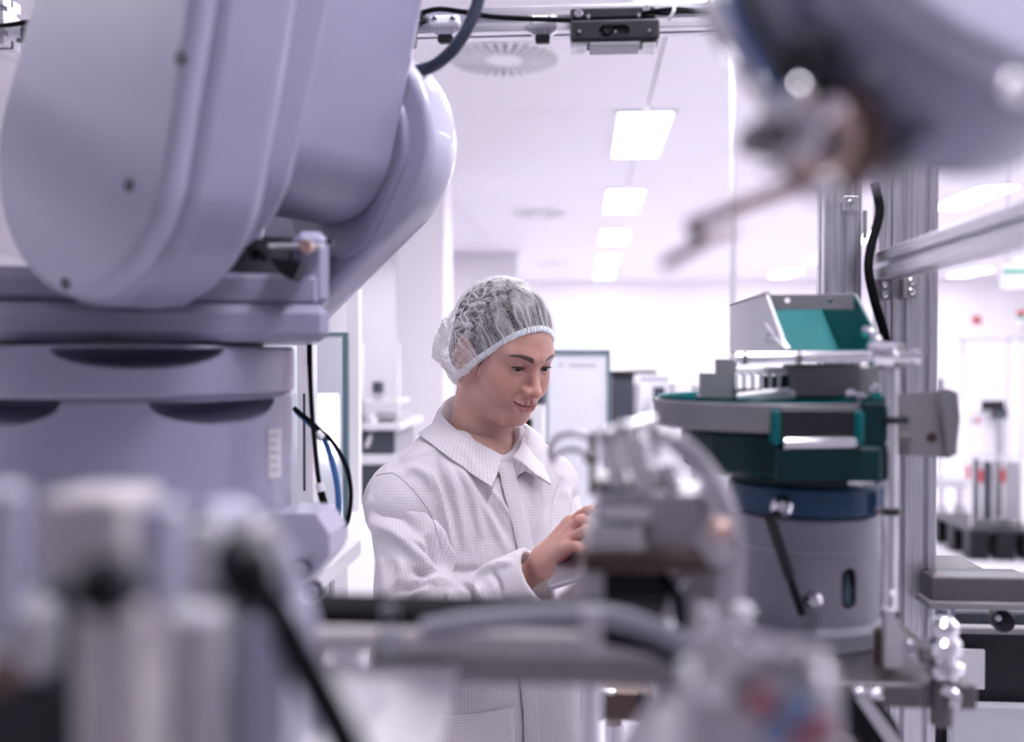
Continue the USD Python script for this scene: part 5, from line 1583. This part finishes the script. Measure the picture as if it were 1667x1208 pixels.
for px, py, r in ((1002, 700, 8), (1056, 692, 9), (1050, 668, 9), (1046, 728, 8), (1062, 744, 8), (1090, 768, 12), (1150, 800, 17), (1158, 838, 12), (1106, 948, 9)):
    obj('union_nut', MB().lathe(W(px, py, 0.70), (0.2, -1, 0.3), [(0, r * .0003), (.003, r * .00044), (.008, r * .00044), (.011, r * .0003), (.013, r * .0002)], 16), 'chrome', ah)
ac('black_fitting', (1058, 700), (1076, 712), 13, 'black_plastic', 0.71)
ac('locating_rod', (964, 704), (964, 806), 5.5, 'brown_metal', 0.80)
ac('rod_joint', (950, 746), (974, 746), 8, 'dark_steel', 0.80)
obj('thin_tube', MB().tube([W(962, 714, .82), W(935, 706, .84), W(908, 712, .86), W(896, 732, .88), W(900, 752, .90)], 0.0032), 'light_grey', ah)
obj('thin_tube', MB().tube([W(960, 742, .82), W(935, 732, .84), W(915, 735, .86), W(900, 745, .88)], 0.0028), 'light_grey', ah)
obj('bent_tube', MB().tube([W(1066, 716, .69), W(1102, 722, .685), W(1140, 756, .68), W(1168, 800, .675), W(1186, 850, .67), W(1192, 910, .67), W(1186, 990, .68), W(1176, 1040, .69)], 0.0078, 16), 'clear_tube', ah)
obj('bent_tube', MB().tube([W(1088, 716, .73), W(1120, 728, .725), W(1152, 770, .72), W(1160, 800, .72)], 0.0042, 12), 'light_grey', ah)
obj('pinch_valve', MB().lathe(W(1162, 858, .655), (0.3, -1, 0), [(0, .004), (.004, .0075), (.014, .0075), (.018, .005)], 20), 'copper', ah)
obj('tube_clamp', MB().cyl(W(1142, 868, .67), W(1178, 914, .665), 0.0085), 'light_grey', ah)
obj('head_cable', MB().tube([W(1082, 940, .69), W(1098, 966, .68), W(1106, 994, .68), W(1108, 1030, .69)], 0.0042), 'black_rubber', ah)
obj('ball_end', MB().lathe(W(1206, 998, .64), (0, -1, 0.2), [(0, .003), (.003, .0066), (.008, .0078), (.013, .0062), (.016, .002)], 24), 'white_metal', ah)
for x in (960, 1150):
    obj('stand_leg', MB().cyl(W(x, 1046, 0.71), W(x, 1046, 0.71) * [1, 1, 0], 0.009), 'alu', ah)

# ---------------------------------------------------------------- conveyor strip across the foreground
cy = 0.60
cv = thing('conveyor', 'blurred belt conveyor with a black belt and pale side rails crossing the foreground', 'conveyor', W(800, 1208, cy) * [1, 1, 0])
obj('belt', box_at(MB(), 486, 1003, 1090, 1034, cy, 0.045, 0.003), 'black_rubber', cv)
obj('side_rail', box_at(MB(), 508, 1037, 1075, 1062, cy - 0.01, 0.07, 0.002), 'beige_rail', cv)
obj('lower_rail', box_at(MB(), 600, 1064, 1110, 1110, cy + 0.005, 0.05, 0.002), 'sheet_steel', cv)
obj('tension_bar', MB().tube([W(690, 1026, .59), W(760, 1014, .585), W(850, 1006, .582), W(920, 1002, .58), W(990, 1004, .58), W(1060, 1024, .585), W(1120, 1052, .59), W(1172, 1088, .595), (W(1200, 1130, .60))], 0.0066, 14), 'drum_paint', cv)
obj('edge_belt', MB().tube([W(980, 1034, .59), W(1060, 1052, .59), W(1120, 1076, .595), W(1166, 1104, .60)], 0.0050, 12), 'black_rubber', cv)
for x, m in ((636, 'plexi'), (962, 'light_grey'), (1150, 'light_grey')):
    obj('guide_post', MB().cyl(W(x, 1060, .575), W(x, 988, .575), 0.0062), m, cv)
gn = unit(0.75 * UPZ - 0.66 * FLAT)
def sheet(pts, py0):
    o = W(700, py0, .60)
    q = np.array([hit_plane(x, y, o, gn) for x, y in pts])
    obj('guard_sheet', hull(np.vstack([q, q - gn * 0.004])), 'white_metal', cv, smooth=False)
sheet([(486, 1082), (744, 1082), (716, 1215), (700, 1300), (486, 1300)], 1082)
sheet([(1070, 1112), (1250, 1112), (1262, 1300), (985, 1300), (1005, 1215)], 1112)
for x in (560, 1180):
    p = W(x, 1062, .64)
    obj('leg', MB().cyl((p[0], .64, 0), (p[0], .64, p[2]), 0.012), 'alu', cv)
sc = thing('screw_post', 'small dark screw posts seen under the conveyor, right of the coat pocket', 'fitting', W(975, 1165, 1.05))
obj('bracket', box_at(MB(), 942, 1128, 1062, 1172, 1.07, 0.05, 0.002), 'brown_metal', sc)
for px, r in ((978, 11), (1046, 8)):
    obj('post', MB().lathe(W(px, 1170, 1.05), UPZ, [(0, r * .0006), (.008, r * .0007), (.010, r * .0005), (.016, r * .0005), (.018, r * .0007), (.026, r * .0006), (.028, r * .0003)], 18), 'black_metal', sc)
obj('clip', box_at(MB(), 960, 1126, 1000, 1131, 1.05, 0.006, 0.0005), 'chrome', sc)
p = W(1000, 1172, 1.1)
obj('support', MB().cyl((p[0], 1.095, 0), (p[0], 1.095, p[2]), 0.010), 'alu', sc)

# ---------------------------------------------------------------- cluster of push-in fittings at the bottom right
mat('red_collar', (0.36, 0.13, 0.16), 0.4)
mat('blue_collar', (0.18, 0.25, 0.42), 0.4)
fx = thing('fitting_cluster', 'blurred cluster of pale air fittings with red and blue collars, right of the conveyor', 'air fittings', W(1250, 1208, 0.40) * [1, 1, 0])
obj('manifold', box_at(MB(), 1120, 1128, 1372, 1290, 0.42, 0.05, 0.003), 'light_grey', fx)
rng = np.random.default_rng(11)
cols = ['light_grey', 'white_metal', 'red_collar', 'chrome', 'blue_collar', 'chrome', 'light_grey', 'red_collar', 'white_metal', 'chrome', 'blue_collar', 'light_grey', 'red_collar']
spots = [(1162, 1066), (1190, 1102), (1236, 1142), (1212, 1076), (1296, 1152), (1262, 1096), (1302, 1098), (1330, 1186), (1168, 1154), (1350, 1132), (1262, 1190), (1206, 1196), (1300, 1200)]
for (px, py), m in zip(spots, cols):
    o = W(px, py, 0.40)
    c_ = obj('fitting', MB().lathe(o + [0, .022, 0], (rng.normal() * .15, -1, 0.35), [(0, .004), (.003, .0062), (.012, .0062), (.014, .0048), (.022, .0050), (.024, .0036)], 18), 'light_grey' if m in ('red_collar', 'blue_collar') else m, fx)
    if m in ('red_collar', 'blue_collar'):
        obj('collar', MB().lathe(o, (0, -1, 0.3), [(0, .0046), (.001, .0060), (.0045, .0060), (.0055, .0044)], 18), m, c_)
for k in range(5):
    a = W(1140 + 48 * k, 1060 - 6 * (k % 2), .42)
    obj('air_tube', MB().tube([W(1150 + 44 * k, 1130, .42), a + [0, 0, -.004], a + [.01, .03, -.012], a + [.02, .05, -.04], a + [.022, .055, -.09]], 0.0030, 8), 'clear_tube', fx)
p = W(1250, 1290, .44)
obj('column', MB().span((p[0] - .02, .425, 0), (p[0] + .02, .465, p[2]), 0.002), 'alu', fx)

# ---------------------------------------------------------------- pneumatic gripper station, very close at the lower left
gy = 0.33
gs = thing('gripper_station', 'strongly blurred pale valve blocks and cylinders filling the lower left corner', 'pneumatic unit', W(200, 1208, gy) * [1, 1, 0])
def gb_(nm, x0, y0, x1, y1, Y, dep, m, ch=0.003):
    return obj(nm, box_at(MB(), x0, y0, x1, y1, Y, dep, ch), m, gs)
def gc(nm, a, b, r, m, Y=gy, n=28):
    return obj(nm, MB().cyl(W(*a, Y), W(*b, Y), r * Y / FPX, n=n), m, gs)
gc('cylinder', (-6, 1020), (6, 790), 40, 'robot_white', 0.36)
gb_('valve_block', 62, 808, 196, 985, 0.38, 0.04, 'beige_rail')
gc('cylinder', (262, 985), (262, 818), 40, 'robot_white', 0.35)
gc('cylinder', (352, 960), (330, 850), 34, 'light_grey', 0.39)
gb_('valve_block', 300, 860, 420, 1010, 0.40, 0.03, 'sheet_steel')
gc('port', (182, 952), (196, 940), 36, 'black_plastic', 0.31)
obj('port_ring', MB().lathe(W(190, 946, .318), (0, -1, 0), [(0, .010), (.002, .0108), (.010, .0108), (.013, .008), (.013, .0060), (.004, .0055)], 28), 'black_metal', gs)
gb_('clamp_body', -30, 990, 68, 1112, 0.36, 0.04, 'light_grey')
gb_('clamp_jaw', 116, 985, 224, 1330, 0.33, 0.03, 'beige_rail')
gb_('clamp_jaw', 248, 1000, 350, 1330, 0.36, 0.03, 'light_grey')
gb_('clamp_jaw', 396, 1010, 466, 1330, 0.37, 0.03, 'robot_white')
gb_('jaw_insert', 350, 1010, 396, 1330, 0.40, 0.02, 'robot_paint')
gb_('jaw_insert', 224, 1010, 248, 1330, 0.385, 0.02, 'mid_grey')
gb_('dark_slot', 66, 950, 116, 1150, 0.375, 0.02, 'slate')
gb_('foot_block', -40, 1112, 120, 1330, 0.36, 0.04, 'black_metal')
obj('red_button', MB().lathe(W(18, 1090, .335), (0, -1, 0), [(0, .005), (.003, .006), (.008, .006), (.010, .003)], 20), 'brown_metal', gs)
obj('black_hose', MB().tube([W(372, 880, .42), W(396, 918, .40), W(428, 968, .385), W(462, 1020, .375), W(500, 1090, .37), W(548, 1180, .365), W(600, 1290, .36)], 0.0068, 14), 'black_rubber', gs)
obj('hose_nut', MB().cyl(W(372, 898, .395), W(408, 940, .385), 0.0105), 'black_plastic', gs)
obj('clear_hose', MB().tube([W(330, 850, .40), W(380, 840, .42), W(430, 880, .44), W(470, 950, .45), W(492, 1040, .44), W(500, 1200, .43)], 0.0075, 14), 'robot_white', gs)
obj('base', MB().span(W(-40, 1330, .33) * [1, 1, 0] + [0, 0, 0], W(470, 1326, .41), 0.003), 'mid_grey', gs)
# ---------------------------------------------------------------- far room: boards, cabinets, benches, trolleys
def far(name, label, cat, parts, Y, loc=None):
    """parts: (name, x0, y0, x1, y1, dy, depth, material) with pixels on the plane Y + dy."""
    x0, x1 = min(p[1] for p in parts), max(p[3] for p in parts)
    t = thing(name, label, cat, W((x0 + x1) / 2, 1000, Y) * [1, 1, 0])
    for nm, a, b, c, d, dy, dep, m in parts:
        obj(nm, box_at(MB(), a, b, c, d, Y + dy, dep, 0.002), m, t, smooth=False)
    return t
floor_y = lambda Y: 578 + 1.52 / Y * FPX                       # picture row where the floor lies at depth Y
def legs(t, pxs, Y, top, m='white_metal', w=0.03, name='leg', dy=0.02):
    for px in pxs:
        p = W(px, top, Y + dy)
        obj(name, MB().span((p[0] - w / 2, p[1], 0), (p[0] + w / 2, p[1] + w, p[2]), 0.002), m, t, smooth=False)
t = far('whiteboard', 'white sheet board in a dark teal-grey frame, right of her face', 'board',
        [('panel', 893, 576, 988, 838, 0.0, 0.012, 'board_white'), ('frame_rail', 886, 569, 994, 577, -0.01, 0.03, 'teal_frame'), ('frame_rail', 886, 836, 994, 844, -0.01, 0.03, 'teal_frame'),
         ('frame_stile', 886, 577, 892, 836, -0.01, 0.03, 'teal_frame'), ('frame_stile', 988, 577, 994, 836, -0.01, 0.03, 'teal_frame'),
         ('print_line', 908, 591, 918, 597, -0.003, 0.004, 'light_grey'), ('print_line', 926, 591, 972, 597, -0.003, 0.004, 'light_grey')], 4.3)
legs(t, (889, 991), 4.3, 844, 'teal_frame')
t = far('cabinet', 'black cabinet standing behind the white sheet board', 'cabinet',
        [('body', 996, 612, 1062, 1010, 0.02, 0.4, 'slate'), ('top', 990, 603, 1070, 612, 0, 0.44, 'black_metal'), ('door', 1000, 618, 1056, 1000, 0.0, 0.02, 'slate'), ('handle', 1048, 690, 1052, 720, -0.02, 0.02, 'chrome')], 5.3)
legs(t, (1000, 1056), 5.3, 1010, 'black_metal')
t = far('test_machine', 'white machine with a small dark square window, beyond the feeder bowl', 'machine',
        [('body', 1040, 622, 1126, 900, 0.0, 0.5, 'white_metal'), ('hood', 1040, 612, 1090, 622, 0.02, 0.4, 'light_grey'), ('window', 1064, 630, 1082, 656, -0.012, 0.012, 'slate'), ('post', 1092, 624, 1097, 700, -0.02, 0.02, 'mid_grey'), ('signal_lamp', 1032, 612, 1042, 626, -0.02, 0.05, 'white_metal')], 4.6)
legs(t, (1048, 1118), 4.6, 900)
t = far('test_machine', 'pale boxy machine with grey vents, partly hidden by the feeder bowl', 'machine',
        [('body', 1130, 628, 1200, 900, 0, 0.5, 'light_grey'), ('cover', 1108, 622, 1134, 900, 0.05, 0.4, 'white_metal'), ('vent', 1112, 634, 1128, 640, 0.04, 0.012, 'mid_grey')], 5.4)
legs(t, (1114, 1192), 5.4, 900)
t = far('operator_terminal', 'white operator terminal with a black display and a red knob just behind her chin', 'panel',
        [('body', 846, 660, 884, 900, 0, 0.25, 'white_metal'), ('display', 851, 628, 886, 660, 0.02, 0.1, 'slate'), ('display', 847, 668, 858, 680, -0.01, 0.012, 'red_plastic'), ('button_plate', 856, 682, 866, 696, -0.01, 0.012, 'black_plastic'), ('button', 847, 684, 856, 694, -0.014, 0.014, 'red_plastic')], 3.4)
legs(t, (850, 880), 3.4, 900)
# left of the woman: bench with drawers, wall shelf, instruments
t = far('lab_bench', 'white bench with dark grey drawer fronts, left of her shoulder', 'bench',
        [('bench_top', 566, 690, 652, 700, 0, 0.6, 'white_metal'), ('drawer', 590, 702, 642, 738, 0.04, 0.05, 'slate'), ('drawer', 586, 740, 644, 756, 0.04, 0.05, 'white_metal'), ('carcass', 586, 702, 644, 886, 0.06, 0.5, 'mid_grey'), ('door', 588, 760, 642, 884, 0.04, 0.03, 'slate'), ('plinth', 586, 886, 644, 1160, 0.06, 0.5, 'white_metal')], 4.4)
t = far('wall_shelf', 'white shelf carrying small instruments above the bench', 'shelf',
        [('board', 584, 652, 648, 657, 0, 0.3, 'white_metal'), ('board', 584, 676, 648, 681, 0, 0.3, 'light_grey'), ('upright', 584, 560, 588, 690, 0.05, 0.05, 'white_metal'), ('upright', 644, 560, 648, 690, 0.05, 0.05, 'white_metal')], 4.5)
obj('hanging_grip', MB().tube([W(602, 678, 4.49), W(608, 690, 4.47), W(604, 712, 4.46), W(598, 728, 4.46)], 0.022, 12), 'white_metal', t)
t = far('instrument', 'small dark grey instrument with a black top standing on the upper shelf', 'instrument', [('base', 606, 640, 622, 651.5, 0, 0.1, 'light_grey'), ('head', 606, 622, 620, 640, 0, 0.08, 'slate')], 4.55)
# glazed enclosure behind the robot column
t = far('glazed_cabinet', 'glazed cabinet door with a dark frame behind the robot column', 'glass cabinet',
        [('stile', 558, 547, 566, 846, 0, 0.02, 'teal_frame'), ('rail', 400, 541, 566, 547, 0, 0.02, 'teal_frame'), ('pane', 420, 548, 558, 846, 0.006, 0.004, 'clear_pane'), ('inner_panel', 420, 640, 552, 850, 0.30, 0.01, 'soffit_paint'), ('reflection_strip', 524, 646, 531, 742, 0.27, 0.01, 'reflection_glow'), ('reflection_strip', 536, 646, 544, 742, 0.27, 0.01, 'reflection_glow'),  # the two glowing strips imitate a lit reflection; no lamps here
         ('sill', 400, 846, 566, 852, 0, 0.02, 'teal_frame'), ('base', 420, 852, 566, 1300, 0.02, 0.3, 'white_metal')], 2.3)
t = far('white_pillar', 'bright white cabinet side between the glazed door and the bench', 'cabinet', [('side', 567, 470, 584, 1200, 0, 0.03, 'white_metal')], 2.5)
t = far('profile_post', 'white slotted post right beside the robot column with a glass foot', 'post',
        [('post', 484, 556, 509, 842, 0, 0.03, 'white_metal'), ('groove', 493, 640, 496.5, 800, -0.002, 0.004, 'slate'), ('cap', 500, 560, 506, 596, -0.004, 0.006, 'black_metal'), ('foot', 485, 842, 510, 862, -0.003, 0.036, 'plexi'), ('nut', 500, 842, 507, 856, -0.006, 0.01, 'mid_grey')], 1.62)
p = W(497, 862, 1.64)
obj('leg', MB().span((p[0] - .012, 1.625, 0), (p[0] + .012, 1.649, p[2]), 0.002), 'white_metal', t)
# thin pole behind the hopper
tag('ceiling_pole', MB().cyl(W(1193, 470, 3.6) * [1, 1, 0] + [0, 0, 0.0], W(1193, 470, 3.6) * [1, 1, 0] + [0, 0, CEIL - 0.001], 0.012), 'light_grey', 'thin grey pole from floor to ceiling behind the hopper', 'pole')
# right-hand far room
t = far('partition_door', 'pale double door panel in the far wall at the right edge', 'door',
        [('leaf', 1568, 556, 1640, 770, 0, 0.04, 'white_metal'), ('leaf', 1642, 556, 1720, 770, 0, 0.04, 'white_metal'), ('hinge', 1566, 562, 1569, 574, -0.01, 0.02, 'mid_grey'), ('kick_plate', 1568, 690, 1640, 698, -0.005, 0.01, 'light_grey')], 12.2)
obj('frame_head', box_at(MB(), 1562, 549, 1726, 556, 12.2, 0.06), 'light_grey', t)
legs(t, (1567, 1641, 1719), 12.2, 556, 'light_grey', 0.02, 'frame_post')
tag('alarm_beacon', MB().lathe(W(1590, 521, 17.46), (0, -1, 0), [(0, .075), (.02, .075), (.05, .06), (.07, .03)], 20), 'red_plastic', 'round red alarm beacon on the back wall at the right', 'alarm')
t = far('exit_sign', 'white hanging sign with a green band near the ceiling at the right edge', 'sign', [('panel', 1630, 430, 1690, 470, 0, 0.03, 'white_metal'), ('green_band', 1634, 438, 1690, 445, -0.006, 0.008, 'green_plastic')], 6.2)
p, q = W(1640, 430, 6.215), W(1684, 430, 6.215)
for k in (p, q):
    obj('hanger', MB().cyl(k, k * [1, 1, 0] + [0, 0, CEIL], 0.004), 'mid_grey', t)
t = far('signal_tower', 'small signal lamp with red and green segments at the right edge', 'signal lamp', [('red_segment', 1659, 505, 1669, 513, 0, 0.05, 'red_plastic'), ('green_segment', 1659, 513, 1669, 519, 0, 0.05, 'green_plastic'), ('base', 1659, 519, 1669, 528, 0, 0.05, 'white_metal'), ('pole', 1662, 528, 1666, 800, 0.01, 0.03, 'light_grey')], 8.0)
legs(t, (1664,), 8.0, 800, 'light_grey')
t = far('wall_box', 'dark narrow wall strip right beside the profile posts', 'wall box', [('box', 1529, 616, 1536, 656, 0, 0.05, 'slate')], 9.0)
legs(t, (1532,), 9.0, 656, 'light_grey')
t = far('work_station', 'white far work station with a black monitor arm', 'work station', [('desk', 1572, 664, 1640, 792, 0, 0.5, 'white_metal'), ('monitor', 1600, 652, 1636, 668, -0.1, 0.05, 'black_metal'), ('screen_arm', 1618, 664, 1640, 682, -0.1, 0.06, 'slate'), ('arm_post', 1624, 682, 1634, 800, -0.1, 0.05, 'mid_grey'), ('button', 1590, 680, 1595, 690, -0.012, 0.012, 'red_plastic'), ('button', 1580, 680, 1586, 690, -0.012, 0.012, 'light_grey'), ('red_edge', 1574, 758, 1580, 780, -0.012, 0.012, 'red_plastic')], 9.6)
legs(t, (1576, 1634), 9.6, 792)
t = far('trolley', 'low white trolley on grey castors just right of the profile posts', 'trolley', [('tray', 1520, 782, 1574, 794, 0, 0.5, 'light_grey'), ('top', 1520, 772, 1572, 782, 0.02, 0.45, 'white_metal')], 9.3)
Yc = 9.3
for px in (1536, 1566):
    p = W(px, 794, Yc + 0.05)
    obj('castor', MB().cyl((p[0] - .03, p[1] + .06, 0.07), (p[0] + .03, p[1] + .06, 0.07), 0.07), 'mid_grey', t)
    obj('fork', MB().span((p[0] - .02, p[1] + .03, 0.10), (p[0] + .02, p[1] + .09, p[2]), 0.002), 'light_grey', t)
# black pallet with two dark stacks and red clips
Yp = 7.5
t = thing('pallet', 'black plastic pallet on the bright floor at the right edge', 'pallet', W(1630, 900, Yp) * [1, 1, 0])
a, b = W(1577, 862, Yp), W(1700, 862, Yp)
hz = a[2]
obj('deck', MB().span((a[0], Yp, hz - 0.03), (b[0], Yp + .8, hz), 0.003), 'black_metal', t)
n_ = 3
for k in range(n_):
    for j in (0, 0.33, 0.66):
        x = a[0] + (b[0] - a[0]) * (0.02 + 0.36 * k)
        obj('block', MB().span((x, Yp + j, 0.0), (x + 0.13, Yp + j + .14, hz - 0.03), 0.003), 'black_plastic', t)
sb_ = 578 + (CAM[2] - hz - 0.001) / (Yp + 0.25) * FPX
def stack(x0, x1, y0, label, mname):
    t = far('parts_stack', label, 'stack', [('magazine', x0, y0, x1, sb_, 0.25, 0.22, mname), ('rail', x0 - 4, y0 - 6, x0 - 0.5, sb_, 0.25, 0.03, 'white_metal'), ('rail', x1 + 0.5, y0 - 6, x1 + 4, sb_, 0.25, 0.03, 'white_metal'), ('clip', x0 - 6, y0 + 12, x0 - 1, y0 + 34, 0.20, 0.03, 'red_plastic')], Yp)
stack(1601, 1615, 752, 'narrow dark magazine stack with a red clip standing on the pallet, left one', 'slate')
stack(1637, 1660, 752, 'wider dark grey magazine stack with a red clip standing on the pallet, right one', 'mid_grey')
t = thing('guard_rack', 'thin white guard frame round the stacks on the pallet', 'guard frame', W(1630, 858, Yp))
for x in (1580, 1664):
    obj('upright', box_at(MB(), x, 744, x + 3, 861.5, Yp + 0.1, 0.015), 'white_metal', t)
obj('top_rail', box_at(MB(), 1580, 741, 1667, 744, Yp + 0.1, 0.015), 'light_grey', t)
# floor marks
tag('floor_mark', MB().span(W(1640, 0, 6.95) * [1, 1, 0] + [-.12, -.03, 0.0005], W(1640, 0, 6.95) * [1, 1, 0] + [.12, .03, 0.0015], 0.0003), 'red_plastic', 'short red floor marking in front of the pallet', 'floor marking')
tag('floor_mark', MB().span(W(1562, 0, 8.2) * [1, 1, 0] + [-.08, -.04, 0.0005], W(1562, 0, 8.2) * [1, 1, 0] + [.08, .04, 0.0015], 0.0003), 'red_plastic', 'faint small red floor marking left of the pallet', 'floor marking')
